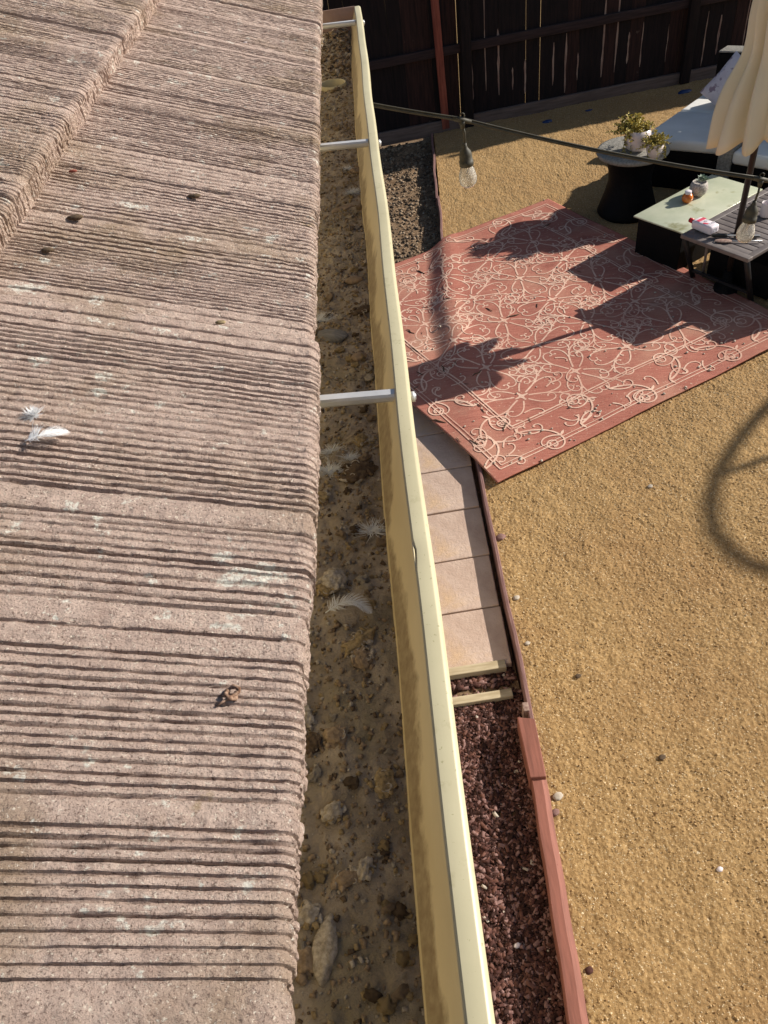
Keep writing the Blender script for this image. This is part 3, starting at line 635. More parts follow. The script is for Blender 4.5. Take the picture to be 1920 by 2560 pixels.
b = MB(); b.lathe([(.029, -.03), (.029, .004), (.0305, .005), (.032, .003), (.032, -.03)], (-.083, 2.0, 2.432), 28); rel(b.build('outlet', m_gutter), gut)

# silt in the trough
xs = np.linspace(-.127, -.028, 62); yg = np.arange(-.1, 2.389, .0022)
X, Y = np.meshgrid(xs, yg, indexing='ij')
def silt_z(x, y):
    base = 2.4265 + .007 * fbm(x, y, .09, 40, 2) + .0095 * fbm(x, y, .020, 43, 5) + .0020 * (vn(x, y, .0055, 46) - .5)
    base = base + np.interp(y, [0, .9, 1.2, 1.9, 2.08, 2.2, 2.39], [0, .001, .003, .001, .004, .012, .028]) * (.7 + .6 * vn(x, y, .02, 51))
    rough = np.interp(y, [0, 1.5, 2.1, 2.39], [.3, .8, 1.6, 2.4])
    base = base + rough * .004 * (vn(x, y, .009, 61) - .5)
    r = np.sqrt((x + .083) ** 2 + (y - 2.0) ** 2)
    return base - .02 * np.clip((.031 - r) / .004, 0, 1)
r_ = np.sqrt((X + .083) ** 2 + (Y - 2.0) ** 2)
Z = silt_z(X, Y) - .012 * np.clip((X + .036) / .008, 0, 1)
o = grid_obj('silt', X, Y, Z, m_mud); tagp(o, 'brown dried silt lying along the bottom of the gutter', 'silt', kind='stuff')
scatter('gutter_grit', 7000, lambda rg, n: np.stack([-.122 + .086 * rg.random(n), .02 + 2.34 * rg.random(n)], -1), silt_z, (.0009, .0040), [(m_clod[0], 5), (m_clod[3], 1), (m_clod[1], 3), (m_clod[2], 1.6)], .7, 12, 'crumbs of dirt and grit on the silt in the gutter', 'grit', 1.8, .8)
scatter('leaf_litter', 420, lambda rg, n: np.stack([-.118 + .08 * rg.random(n), 2.06 + .31 * rg.random(n) ** .7], -1), silt_z, (.003, .011), [(m_clod[0], 3), (m_clod[3], 4), (m_stone, 1), (m_clod[2], .8)], .35, 13, 'dark crumbled leaf litter heaped at the capped far end of the gutter', 'leaf litter', 2.2, .9)

# ---------------------------------------------------------------- things lying in the gutter
def gat(px, py, z=2.430):
    p = at(px, py, z); p.z = float(silt_z(np.array(p.x), np.array(p.y))); return p
def frame_obj(o, p, rz=0.0): o.location = p; o.rotation_euler = (0, 0, rz); return o
def stone(px, py, r, sq, rz, m, name, label, cat, seed, group=None, sub=3, rough=.22, lift=.35):
    r = r * (.72 if rough > .3 else .9); b = MB(); b.blob((0, 0, 0), r, sq, seed, 0, rough * (1.4 if rough > .3 else 1), 4 if rough > .3 else sub, Matrix.Identity(3))
    if rough > .3:
        q = random.Random(seed)
        for i in range(14):
            a = q.uniform(0, 6.28); d_ = q.uniform(.55, 1.15) * r; b.blob((math.cos(a) * d_ * sq[0], math.sin(a) * d_ * sq[1], q.uniform(-.1, .45) * r * sq[2]), r * q.uniform(.14, .42), (q.uniform(.8, 1.5), q.uniform(.4, 1), q.uniform(.3, .8)), seed * 11 + i, q.choice((0, 0, 1)), .7, 3)
        for i in range(5):      # curled flakes
            a = q.uniform(0, 6.28); c_ = Vector((math.cos(a) * r * .7, math.sin(a) * r * .7, r * .25)); ph_ = q.uniform(0, 6.28); R_ = r * q.uniform(.18, .34)
            b.tube([c_ + Vector((R_ * math.cos(ph_ + t), R_ * math.sin(ph_ + t), R_ * .3 * math.sin(t))) for t in np.linspace(0, 3.6, 8)], [R_ * .22] * 8, 5, 1)
    o = b.build(name, [m, m_clod[2] if m is not m_clod[2] else m_clod[1]]); p = gat(px, py)
    frame_obj(o, (p.x, p.y, p.z + r * sq[2] * lift), rz); return tagp(o, label, cat, group)
stone(813, 2370, .0145, (.62, 1.40, .45), -.15, m_clod[2], 'stone', 'long grey brown pointed stone in the gutter near the bottom of the photo', 'stone', 3, rough=.28)
stone(898, 893, .0115, (1, .82, .5), .2, m_stone, 'pebble', 'smooth round tan pebble beside the gutter wall below the bark piece', 'pebble', 4, rough=.05)
stone(886, 702, .0125, (1.2, .7, .5), .1, m_stone, 'pebble', 'smooth oval brown pebble against the gutter wall above the white fluff', 'pebble', 5, rough=.06)
stone(830, 835, .020, (1.25, .82, .4), -.5, m_slate, 'bark_piece', 'large striated grey bark piece in the gutter under the white fluff', 'bark piece', 6, rough=.15)
stone(855, 520, .017, (1.3, .6, .2), .4, m_stone, 'dead_leaf', 'flat dull brown leaf lying in silt between the two far gutter tubes and bark', 'leaf', 7, rough=.12)
stone(830, 1452, .0165, (1.1, .95, .7), .3, m_clod[2], 'debris_clump', 'large pale folded clump of debris above the curved white feather', 'debris clump', 8, rough=.55, sub=4)
stone(812, 1470, .0115, (1, 1, .6), .9, m_clod[1], 'debris_clump', 'yellow brown lump leaning on the large pale clump', 'debris clump', 9, rough=.55)
stone(897, 1600, .0145, (1.5, .8, .5), .6, m_clod[1], 'debris_clump', 'wide mossy brown clump below the curved white feather', 'debris clump', 10, rough=.6, sub=4)
stone(905, 1640, .0125, (1, 1.1, .5), .2, m_clod[0], 'debris_clump', 'brown crumbly clump below the mossy clump by the gutter wall', 'debris clump', 11, rough=.6)
stone(903, 1100, .012, (1, 1, .7), .2, m_clod[1], 'debris_clump', 'tan crumbly nugget right of the striped feather', 'debris clump', 12, rough=.5)
stone(926, 1095, .0095, (.8, 1.1, .7), .2, m_clod[2], 'debris_clump', 'grey nugget touching the gutter wall right of the tan nugget', 'debris clump', 13, rough=.5)
stone(800, 1243, .0125, (1.1, .9, .6), .2, m_clod[1], 'debris_clump', 'ochre lump at the tile edge left of the dark heap', 'debris clump', 14, rough=.5)
stone(893, 1180, .020, (1.3, .9, .42), .3, m_clod[3], 'debris_clump', 'wide dark heap of rotted leaves below the fluffy feathers', 'debris clump', 15, rough=.7, sub=4)
stone(912, 775, .0155, (1.5, .7, .5), .4, m_clod[3], 'debris_clump', 'dark curled clump against the gutter wall right of the white fluff', 'debris clump', 16, rough=.6, sub=4)
stone(890, 430, .0155, (1, 1, .55), .2, m_clod[0], 'debris_clump', 'brown matted clump spilling onto the gutter wall beyond the middle tube', 'debris clump', 17, rough=.6, sub=4)
stone(832, 2030, .011, (1.1, .9, .7), .5, m_clod[2], 'debris_clump', 'blue grey nugget alone on silt, level with the mossy patch of wall', 'debris clump', 18, rough=.4)
stone(960, 1955, .012, (.9, 1.3, .5), .1, m_clod[1], 'debris_clump', 'pinkish tan crust stuck at the foot of the gutter wall', 'debris clump', 19, rough=.5)
stone(912, 2172, .010, (.75, 1.2, .7), -.4, m_clod[2], 'debris_clump', 'pale ring shaped crumb with a dark hole in lower gutter', 'debris clump', 20, rough=.5)
stone(868, 2195, .0115, (1.3, .7, .5), .3, m_clod[0], 'debris_clump', 'flat curled brown crumb left of the pale ring shaped crumb', 'debris clump', 21, rough=.5)
stone(765, 2290, .012, (1.2, .9, .6), .2, m_clod[2], 'debris_clump', 'pale shell shaped crumb by the tile edge above the pointed stone', 'debris clump', 22, rough=.5)
stone(760, 2400, .012, (1, 1.1, .6), .2, m_clod[0], 'debris_clump', 'brown crumb by the tile edge below the pointed stone top', 'debris clump', 23, rough=.6)
stone(838, 1840, .012, (1, 1.1, .6), .8, m_clod[0], 'debris_clump', 'rough brown crumb in mid silt left of the wall moss', 'debris clump', 24, rough=.6)
stone(775, 1855, .011, (1.1, 1, .7), .8, m_clod[3], 'debris_clump', 'dark crumb tucked at the tile edge beside the rough brown crumb', 'debris clump', 25, rough=.6)
stone(766, 1790, .0095, (.8, 1.4, .7), .2, m_clod[2], 'debris_clump', 'pale upright crumb touching the tile edge in mid gutter', 'debris clump', 26, rough=.5)
rr = random.Random(77); cl = []
for i in range(10):
    b = MB(); b.blob((0, 0, 0), 1, (1, .8, .55), 100 + i, 0, 1.7, 3, Matrix.Identity(3)); cl.append(b)
for i in range(230):
    y = .03 + 2.3 * rr.random() ** 1.1; x = -.118 + .079 * rr.random() if rr.random() < .6 else -.065 + .026 * rr.random()
    r = (.0016 + .0052 * rr.random() ** 2.2)
    if i % 5 == 0: r = rr.uniform(.0036, .0062)
    z = float(silt_z(np.array(x), np.array(y)))
    src = cl[i % 10]
    if i < 40:
        me_ = None
    key = (i % 10, i % 4)
    nm = 'crumb'
    if i < 40:
        o = src.build(nm, m_clod[(0, 1, 2, 0, 1, 3, 0, 2)[i % 8]]); cl_first = o
        bpy.data.objects[o.name]['_k'] = 1; del o['_k']
        if i == 0: protos = []
        protos.append(o)
    else:
        o = protos[i % 40].copy(); C.objects.link(o)
    o.location = (x, y, z + r * .3); o.scale = (r, r * rr.uniform(.7, 1.4), r); o.rotation_euler = (rr.uniform(-.4, .4), rr.uniform(-.4, .4), rr.uniform(0, 6.28))
    tagp(o, 'small loose crumb of dry debris lying on the gutter silt', 'crumb', 'crumbs lying on the gutter silt')

def feather(name, p, L, wd, rz, curve, m, label, seed, cat='feather', lift=.004, group=None, pitch=0.0, n=70, down=.35, gaps=True):
    """shaft plus many thin barbs on each side, loose and downy near the quill"""
    rr = random.Random(seed); b = MB(); sh = []
    for i in range(15):
        t = i / 14; sh.append((L * t, curve * L * math.sin(math.pi * t * .9), .002 + L * .12 * math.sin(math.pi * t)))
    b.tube(sh, [.0006 * (1 - t / 16) + .0001 for t in range(15)], 5)
    def pos(t):
        i = min(13, int(t * 14)); f_ = t * 14 - i; return Vector(sh[i]).lerp(Vector(sh[i + 1]), f_), (Vector(sh[i + 1]) - Vector(sh[i])).normalized()
    for s_ in (1, -1):
        for i in range(n):
            t = .08 + .9 * i / n + rr.uniform(-.003, .003); q, d = pos(min(t, .99)); loose = t < down
            env = math.sin(math.pi * min(1, (t * 1.02) ** .75)) ** .6
            l = wd * env * (rr.uniform(.6, 1.25) if loose else rr.uniform(.92, 1.04)); a = math.radians(rr.uniform(40, 85) if loose else 38 + rr.uniform(-3, 3))
            if gaps and not loose and (int(t * 23 + s_) % 9 == 0): continue
            nrm = Vector((-d.y, d.x, 0)) * s_; e = q + d * l * math.cos(a) + nrm * l * math.sin(a)
            mid = q.lerp(e, .5) + d * l * -.08 + Vector((0, 0, rr.uniform(0, .25 if loose else .06) * l)); e.z += rr.uniform(-.1, .5 if loose else .02) * l * (1 if loose else .3); e.z = max(e.z, .0004)
            hw = (.00028 if loose else L / n * .58); dd_ = d * hw
            b.add([q - dd_, q + dd_, mid + dd_, mid - dd_, e + dd_ * .3, e - dd_ * .3], [(0, 1, 2, 3), (3, 2, 4, 5)], 0, True)
    o = b.build(name, m); o.location = (p[0], p[1], p[2] + lift); o.rotation_euler = (0, pitch, rz); return tagp(o, label, cat, group)
def fluff(name, p, r, m, label, seed, n=150, sq=(1.3, .8, .55), group=None):
    rr = random.Random(seed); b = MB()
    for i in range(int(n * 1.7)):
        a = rr.uniform(0, 6.28); e = rr.uniform(0, 1.3); l = r * rr.uniform(.45, 1.15)
        d = Vector((math.cos(a) * math.cos(e) * sq[0], math.sin(a) * math.cos(e) * sq[1], math.sin(e) * sq[2]))
        side = Vector((-math.sin(a), math.cos(a), .3)) * r * rr.uniform(-.4, .4); pts = []
        o_ = Vector((rr.uniform(-.25, .25) * r, rr.uniform(-.2, .2) * r, 0))
        for k in range(5):
            t = k / 4; pts.append(o_ + d * l * t + side * t * t)
        hw = .00050
        up = Vector((-d.y, d.x, .2)).normalized() * hw
        vv = []
        for k, q in enumerate(pts): q.z = max(q.z, .0003); vv += [q - up * (1 - k * .2), q + up * (1 - k * .2)]
        b.add(vv, [(2 * k, 2 * k + 1, 2 * k + 3, 2 * k + 2) for k in range(4)], 0, True)
    o = b.build(name, m); o.location = p; return tagp(o, label, 'feather', group)
m_soft = mat('soft_down', lin((224, 226, 228)), lin((236, 236, 236)), 30, 1.0, 0)
_n = m_soft.node_tree; _t = _n.nodes.new('ShaderNodeBsdfTranslucent'); _t.inputs[0].default_value = (.8, .82, .84, 1)
_x = _n.nodes.new('ShaderNodeMixShader'); _x.inputs[0].default_value = .4
_n.links.new(_n.nodes['Principled BSDF'].outputs[0], _x.inputs[1]); _n.links.new(_t.outputs[0], _x.inputs[2]); _n.links.new(_x.outputs[0], _n.nodes['Material Output'].inputs[0])
p = gat(815, 1538); feather('feather', (p.x, p.y, p.z), .044, .013, -.25, .28, m_soft, 'curved white feather lying on the silt in mid gutter', 5, lift=.005, n=110, down=.25, gaps=False)
p = gat(855, 1118); feather('feather', (p.x, p.y, p.z), .040, .010, .95, -.1, m_fdark, 'brown and white striped flight feather on the silt near the tan nugget', 6, lift=.005, n=42, down=.1)
p = gat(795, 797); fluff('down_feather', p, .020, m_soft, 'bright white down feather poking out from the tile edge above the bark piece', 7, 240)
p = gat(868, 422); fluff('down_feather', p, .014, m_soft, 'white down tuft just below the middle gutter tube', 8, 150)
p = gat(882, 484); fluff('down_feather', p, .018, m_soft, 'larger white down tuft against the gutter wall above the flat leaf', 9, 170)
p = gat(826, 1128); fluff('down_feather', p, .016, m_soft, 'thin white down beside the striped feather', 10, 90)
p = gat(822, 1178); fluff('down_feather', p, .019, m_soft, 'cream white down tuft left of the dark rotted heap', 11, 130)
p = gat(930, 1322); fluff('down_feather', p, .018, m_soft, 'wispy white down tuft at the gutter wall below the dark heap', 12, 90)
p = gat(872, 1145); fluff('down_feather', p, .012, m_soft, 'grey brown down ball right below the striped feather', 13, 90)
# on the tiles
def rat(px, py):
    """point on the lower tile courses seen at px, py"""
    r = CR @ np.array([px - 960, py - 1280, F]); r = r / -r[2]
    # plane z = 2.55 + .333 * (-.09 - x)
    t = (H - 2.55 + .333 * .09) / (1 + -.333 * r[0] * 1.0) if False else None
    # H - t = 2.55 - .02997 - .333 * r0 * t
    t = (H - 2.55 + .02997) / (1 - .333 * r[0]); return Vector((r[0] * t, r[1] * t, H - t))
SL = math.atan(.333)
p = rat(72, 1122); o = feather('feather', (p.x, p.y, p.z), .034, .0135, .45, -.10, m_feather, 'white feather with a split tip lying on the roof tiles at left', 21, lift=.006, n=150, down=.3, gaps=False); o.rotation_euler = (0, .18, .5)
p = rat(86, 1046); fluff('down_feather', (p.x, p.y, p.z + .003), .011, m_feather, 'small white down tuft on the roof tiles just above the white feather', 22, 160, (.8, 1, .6))
p = rat(582, 1742)
b = MB(); cpts = [(.011 * math.cos(a) * (1 - .05 * a), .012 * math.sin(a) * (1 - .05 * a), .005 + .004 * math.sin(a * 2)) for a in np.linspace(.2, 6.6, 22)]
b.tube([(-.021, -.020, .002), (-.010, -.012, .004)] + cpts, [.0016, .0022] + [.0032 + .0012 * math.sin(i * 1.9) for i in range(22)], 7)
o = b.build('curled_twig', m_twig); o.scale = (.44, .44, .44); o.location = (p.x, p.y, p.z + .002); o.rotation_euler = (0, .2, 0); tagp(o, 'curled dry brown catkin casting a shadow on the roof tile', 'twig')
for (px, py, r, sd_, mm, lab) in ((190, 547, .0075, 31, m_clod[3], 'dark brown crumb on the tiles below the raised tile edge'), (120, 628, .006, 32, m_clod[3], 'dark curled crumb on the tiles at upper left'),
                                (487, 493, .0065, 33, m_clod[3], 'flat dark leaf scrap on the tiles in the upper middle'), (183, 430, .0045, 34, m_stake, 'orange brown seed on the tiles beside the raised edge'),
                                (552, 808, .0045, 35, m_clod[1], 'tan crumb on the tiles above the white feather row'), (613, 107, .003, 36, m_white, 'tiny white pebble on the upper tiles')):
    p = rat(px, py); b = MB(); b.blob((0, 0, 0), r, (1.4, .7, .4), sd_, 0, .4, 2, Matrix.Rotation(-.2, 3, 'Z')); o = b.build('crumb', mm); o.location = (p.x, p.y, p.z + r * .25); tagp(o, lab, 'crumb')

# ---------------------------------------------------------------- string light
sl = empty('string_light', (.247, 2.287, 2.21), 0, 'black outdoor string light cable with two clear bulbs strung from the gutter', 'string light')
J1 = Vector((.247, 2.287, 2.214)); J2 = Vector((1.109, 2.24, 1.945)); W0 = Vector((-.16, 2.305, 2.335)); J3 = Vector((3.2, 2.10, 1.75))
def sag(a, b_, s, n=14): return [a.lerp(b_, i / n) - Vector((0, 0, s * 4 * (i / n) * (1 - i / n))) for i in range(n + 1)]
b = MB(); b.tube(sag(W0, J1, .004)[:-1] + sag(J1, J2, .012)[:-1] + sag(J2, J3, .05), .0042, 8); b.tube(sag(W0 + Vector((0, 0, .006)), J1 + Vector((0, 0, .006)), .004)[:-1] + sag(J1 + Vector((0, 0, .006)), J2 + Vector((0, 0, .006)), .012), .0022, 6); rel(b.build('cable', m_socket), sl)
def pendant(J, tilt):
    ax = Vector((tilt[0], tilt[1], -1)).normalized(); q = (-ax).to_track_quat('Z', 'Y').to_matrix().to_4x4()
    d = (J2 - J1).normalized()
    b = MB(); b.tube([J - d * .026, J - d * .006, J + d * .026], [.0065, .008, .006], 10); b.tube([J + Vector((0, 0, -.002)), J - Vector((0, 0, .022))], [.010, .0055], 8)
    b.tube([J + Vector((0, 0, .012)) + Vector((math.cos(a), 0, math.sin(a))) * .0065 for a in np.linspace(0, 6.283, 13)], .0018, 6)
    cd = J + ax * .07 + Vector((0, 0, 0)); b.tube([J - Vector((0, 0, .015)), J + (cd - J) * .5 + Vector((.003, 0, 0)), cd], .0034, 8)
    k = b.build('junction', m_socket); rel(k, sl)
    T = Matrix.Translation(cd) @ q
    def lz(prof, n=28):
        m_ = MB(); m_.lathe(prof, (0, 0, 0), n); m_.v = [tuple(T @ Vector(v)) for v in m_.v]; return m_
    s_ = lz([(.001, .008), (.006, .008), (.0065, 0), (.009, -.006), (.0155, -.014), (.0185, -.024), (.019, -.040), (.0205, -.041), (.0205, -.054), (.0185, -.055), (.012, -.055)]).build('socket', m_socket); rel(s_, sl)
    prof = [(.0125, -.050), (.015, -.056), (.0205, -.068), (.0245, -.082), (.0255, -.094), (.0225, -.106), (.015, -.114), (.006, -.117), (.0005, -.1175)]
    g_ = lz(prof).build('bulb', m_glass); g_.modifiers.new('t', 'SOLIDIFY').thickness = .001; g_.parent = s_
    m_ = MB(); m_.tube([(0, 0, -.052), (0, 0, -.078)], [.005, .003], 8); m_.tube([(.006 * math.sin(i), .004 * math.cos(i), -.074 - .0012 * i) for i in range(16)], .0006, 5); m_.v = [tuple(T @ Vector(v)) for v in m_.v]
    f_ = m_.build('filament', m_fil); f_.parent = s_
pendant(J1, (.05, -.02)); pendant(J2, (-.10, -.06))

# ---------------------------------------------------------------- patio furniture
def wobble_top(r, g): return r
# hourglass wicker stool
ST = at(1566, 528, 0); SH = .505
st = empty('wicker_stool', (ST.x, ST.y, 0), 0, 'round hourglass black wicker side table holding two white pots', 'side table')
prof = [(.0, .0), (.225, .0), (.235, .02), (.225, .05), (.19, .16), (.165, .26), (.17, .34), (.195, .42), (.225, .465)]
b = MB(); b.lathe(prof, (0, 0, 0), 72, 0, lambda g, z: 1 + .006 * math.sin(g * 36) * math.sin(z * 240)); rel_ = b.build('wicker_body', m_wicker, st)
b = MB(); b.lathe([(.225, .455), (.262, .465), (.275, .482), (.268, .500), (.245, SH), (.0, SH)], (0, 0, 0), 64); b.build('top_rim', m_wicklit, st)
def leafspray(mb, c, r, n, sz, seed, h=1.0, m=(0, 1, 2), trail=0, droop=0):
    rr = random.Random(seed)
    def leaf_(q, d, s_, mi):
        d = d.normalized(); a = d.cross(Vector((0, 0, 1)));
        if a.length < .1: a = Vector((1, 0, 0))
        a = a.normalized(); u_ = a.cross(d)
        w_ = s_ * .33
        mb.add([q, q + d * s_ * .5 + a * w_ + u_ * .15 * s_, q + d * s_, q + d * s_ * .5 - a * w_ + u_ * .15 * s_, q + d * s_ * .5 - u_ * .12 * s_], [(0, 1, 4), (1, 2, 4), (2, 3, 4), (3, 0, 4)], mi, False)
    for i in range(n):
        az = rr.uniform(0, 6.28); el = rr.uniform(.15, 1.45); L = r * rr.uniform(.55, 1.15)
        d = Vector((math.cos(az) * math.cos(el), math.sin(az) * math.cos(el), math.sin(el) * h)); pts = []; q = Vector(c) + Vector((d.x, d.y, 0)) * r * .25
        for k in range(6):
            pts.append(q.copy()); q = q + d * L / 5; d.z -= droop * rr.uniform(.6, 1.3); d.x += rr.uniform(-.15, .15); d.y += rr.uniform(-.15, .15)
        mb.tube(pts, [.002, .0018, .0015, .0013, .001, .0008], 4, 2, False)
        for k in range(1, 6):
            for s_ in range(3):
                dd_ = Vector((rr.uniform(-1, 1), rr.uniform(-1, 1), rr.uniform(-.2, 1))); leaf_(pts[k] + dd_ * .003, dd_, sz * rr.uniform(.7, 1.3), m[rr.choice((0, 0, 1, 1, 2))])
    for i in range(trail):
        az = rr.uniform(-2.6, .4); q = Vector(c) + Vector((math.cos(az), math.sin(az), 0)) * r * .55; d = Vector((math.cos(az) * .5, math.sin(az) * .5, -.5)); pts = []
        for k in range(7): pts.append(q.copy()); q = q + d * r * .16; d.z -= .12; d.x *= .7; d.y *= .7
        mb.tube(pts, .0012, 4, 2, False)
        for k in range(1, 7):
            for s_ in range(2): leaf_(pts[k], Vector((rr.uniform(-1, 1), rr.uniform(-1, 1), rr.uniform(-.3, .8))), sz * rr.uniform(.6, 1.1), m[rr.choice((0, 1, 2))])
def pot(name, p, prof, mpot, lab, cat, spray, mleaf, n=36):
    e = empty(name, p, 0, lab, cat); b = MB(); b.lathe(prof, (0, 0, 0), n); b.build('pot', mpot, e)
    b = MB(); spray(b); b.build('foliage', mleaf, e); return e
pb = at(1591, 375, SH); 
pot('potted_plant', (pb.x, pb.y, SH), [(.0, .002), (.055, .002), (.085, .03), (.100, .08), (.098, .12), (.088, .155), (.080, .157), (.084, .12), (.0, .115)], m_white,
    'larger white round pot with bushy trailing plant on the wicker side table', 'potted plant',
    lambda b: leafspray(b, (-.035, .03, .12), .135, 100, .025, 3, 1.0, trail=12, droop=.10), m_leafy)
ps = at(1634, 392, SH)
pot('potted_plant', (ps.x, ps.y, SH), [(.0, .002), (.046, .002), (.060, .05), (.068, .105), (.062, .107), (.056, .09), (.0, .085)], m_white,
    'smaller white pot with a low yellow green plant on the wicker side table', 'potted plant',
    lambda b: leafspray(b, (0, 0, .085), .105, 60, .021, 8, .9, trail=7, droop=.14), m_leafy)

# glass topped coffee table
TZ = .315
c_l, c_f, c_b, c_r = at(1584, 539, TZ), at(1716, 579, TZ), at(1771, 440, TZ), None
e1_ = (c_b - c_l); e2_ = (c_f - c_l); e1_ = e1_ * 1.05
ang = math.atan2(e1_.y, e1_.x); Lx = e1_.length; Ly = e2_.length
ex = Vector((math.cos(ang), math.sin(ang), 0)); ey = Vector((math.sin(ang), -math.cos(ang), 0))
ct = empty('coffee_table', (c_l.x, c_l.y, 0), ang, 'black wicker coffee table with a dusty greenish glass top', 'coffee table')
b = MB(); b.box((Lx / 2, -Ly / 2, TZ - .006), (Lx, Ly, .010), bev=.002); b.build('glass_top', m_glass_top, ct)
b = MB(); b.box((Lx / 2, -Ly / 2, TZ / 2 - .008), (Lx - .05, Ly - .05, TZ - .016), bev=.006); b.build('wicker_base', m_wicker, ct)
# slatted table
SZ = .43
s_l, s_f = at(1702, 586, SZ), at(1871, 648, SZ)
a2_ = math.atan2(s_f.y - s_l.y, s_f.x - s_l.x); wS = (s_f - s_l).length; LS = .92
tb = empty('slatted_table', (s_l.x, s_l.y, 0), a2_, 'low dark metal table with grey slatted top beside the glass coffee table', 'table')
b = MB()
for y_, t_ in ((.025, .05), (LS - .025, .05)): b.box((wS / 2, y_, SZ - .013), (wS, t_, .026), bev=.003)
for x_ in (.022, wS - .022): b.box((x_, LS / 2, SZ - .0135), (.044, LS - .10, .025), bev=.003)
b.build('top_frame', m_table, tb)
b = MB(); nS = 14; sp = (LS - .10) / nS
for i in range(nS): b.box((wS / 2, .05 + sp * (i + .5), SZ - .012), (wS - .089, sp - .008, .016), bev=.002)
b.build('slats', m_table, tb)
for x_ in (.02, wS - .02):
    for y_ in (.02, LS - .02):
        b = MB(); yo = .25 if y_ < .1 else LS - .25; T_ = [Vector((x_, y_, SZ - .026)), Vector((x_ - .04, yo, 0))]; b.tube(T_, .022, 4); b.build('leg', m_tframe, tb)
b = MB(); b.box((wS / 2 - .03, .20, .09), (wS - .04, .018, .02)); b.build('stretcher', m_tframe, tb)
b = MB(); b.tube([(.06, .24, .05), (.17, .06, SZ - .03)], .009, 8); b.build('diagonal_brace', m_table, tb)

b = MB(); b.box((wS / 2 + .02, (LS + .30) / 2, .12), (wS - .02, LS - .34, .235), bev=.01); b.build('wicker_base', m_wicker, tb)  # dark box added to paint the black shade under the slatted table
# things on the tables
def on(px, py, z): return at(px, py, z)
pj = on(1717, 505, TZ)
j = empty('amber_jar', (pj.x, pj.y, TZ), 0, 'small orange amber glass jar in front of the succulent pot', 'jar')
b = MB(); b.lathe([(.0, .001), (.026, .001), (.038, .018), (.040, .038), (.030, .058), (.020, .064)], (0, 0, 0), 32); b.build('jar_body', m_amber, j)
b = MB(); b.lathe([(.022, .062), (.0235, .066), (.0235, .080), (.021, .083), (.0, .083)], (0, 0, 0), 28); b.build('lid', m_pillow, j)
pc = on(1744, 487, TZ)
def succ(b):
    rr = random.Random(9)
    for k in range(5):
        c = Vector((rr.uniform(-.03, .03), rr.uniform(-.03, .03), .10 + rr.uniform(0, .035)))
        for i in range(16):
            a = i * 2.4; el = .25 + i * .075; L = .040 - .0014 * i; d = Vector((math.cos(a) * math.cos(el), math.sin(a) * math.cos(el), math.sin(el))); s_ = Vector((-math.sin(a), math.cos(a), 0)) * L * .28; u_ = Vector((0, 0, L * .12))
            b.add([c, c + d * L * .55 + s_, c + d * L, c + d * L * .55 - s_, c + d * L * .5 - u_], [(0, 1, 4), (1, 2, 4), (2, 3, 4), (3, 0, 4)], 0, False)
pot('potted_plant', (pc.x, pc.y, TZ), [(.0, .001), (.040, .001), (.058, .02), (.066, .05), (.060, .08), (.050, .098), (.046, .098), (.050, .08), (.0, .078)], m_ceramic,
    'grey textured bowl pot with a grey green succulent on the glass table', 'potted plant', succ, m_succ)
pk = (on(1732, 566, SZ) + on(1784, 584, SZ)) / 2
dk = on(1784, 586, SZ) - on(1730, 564, SZ)
bt = empty('bottle', (pk.x, pk.y, SZ), math.atan2(dk.y, dk.x), 'white plastic bottle with red cap and red printed label lying on the table corner', 'bottle')
b = MB(); b.box((0.01, 0, .031), (.165, .085, .058), bev=.016); b.build('bottle_body', m_bottle, bt)
b = MB(); b.tube([(-.072, 0, .031), (-.080, 0, .031), (-.095, 0, .031)], [.022, .016, .012], 16); b.tube([(-.092, 0, .031), (-.118, 0, .031)], [.0165, .015], 16); b.build('cap', m_red, bt)
b = MB(); b.box((-.030, .004, .0606), (.026, .066, .001)); b.box((.030, -.018, .0606), (.040, .016, .001), rz=.35); b.build('label_print', m_pinklabel, bt)
b = MB(); b.box((.004, .012, .0607), (.022, .032, .001)); b.box((.052, .006, .0607), (.018, .060, .001)); b.box((.093, 0, .032), (.0012, .034, .026)); b.build('label_text', m_ink, bt)
pm = on(1914, 540, SZ)
mg = empty('mug', (pm.x, pm.y, SZ), 0, 'white mug standing on the slatted table at the right edge', 'mug')
b = MB(); b.lathe([(.0, .002), (.036, .002), (.040, .008), (.041, .090), (.0395, .092), (.037, .090), (.036, .012), (.0, .010)], (0, 0, 0), 36); b.build('mug_body', m_white, mg)
b = MB(); b.tube([(.040 + .026 * math.sin(a), 0, .048 - .028 * math.cos(a)) for a in np.linspace(0, math.pi, 12)], .005, 8); b.build('handle', m_white, mg)
def tool(name, p0, p1, z, parts, lab, cat):
    a = on(*p0, z); c = on(*p1, z); d = c - a; e = empty(name, a, math.atan2(d.y, d.x), lab, cat); L = d.length
    for nm, f_, m_ in parts: b = MB(); f_(b, L); b.build(nm, m_, e)
    return e
tool('utility_knife', (1778, 592), (1908, 592), SZ + .002, [('handle', lambda b, L: b.box((L * .16, 0, .010), (L * .30, .026, .018), bev=.006), m_black), ('blade', lambda b, L: b.box((L * .62, .004, .008), (L * .64, .014, .003)), m_steel), ('handle_strip', lambda b, L: b.box((L * .68, -.012, .006), (L * .5, .008, .010), bev=.002), m_black)], 'dark handled tool with a long pale blade lying across the slats behind the hanging bulb', 'tool')
def spoon_bowl(b, L):
    b.blob((L * .2, 0, .004), L * .22, (1.2, .62, .16), 4, 0, .02, 3, Matrix.Identity(3))
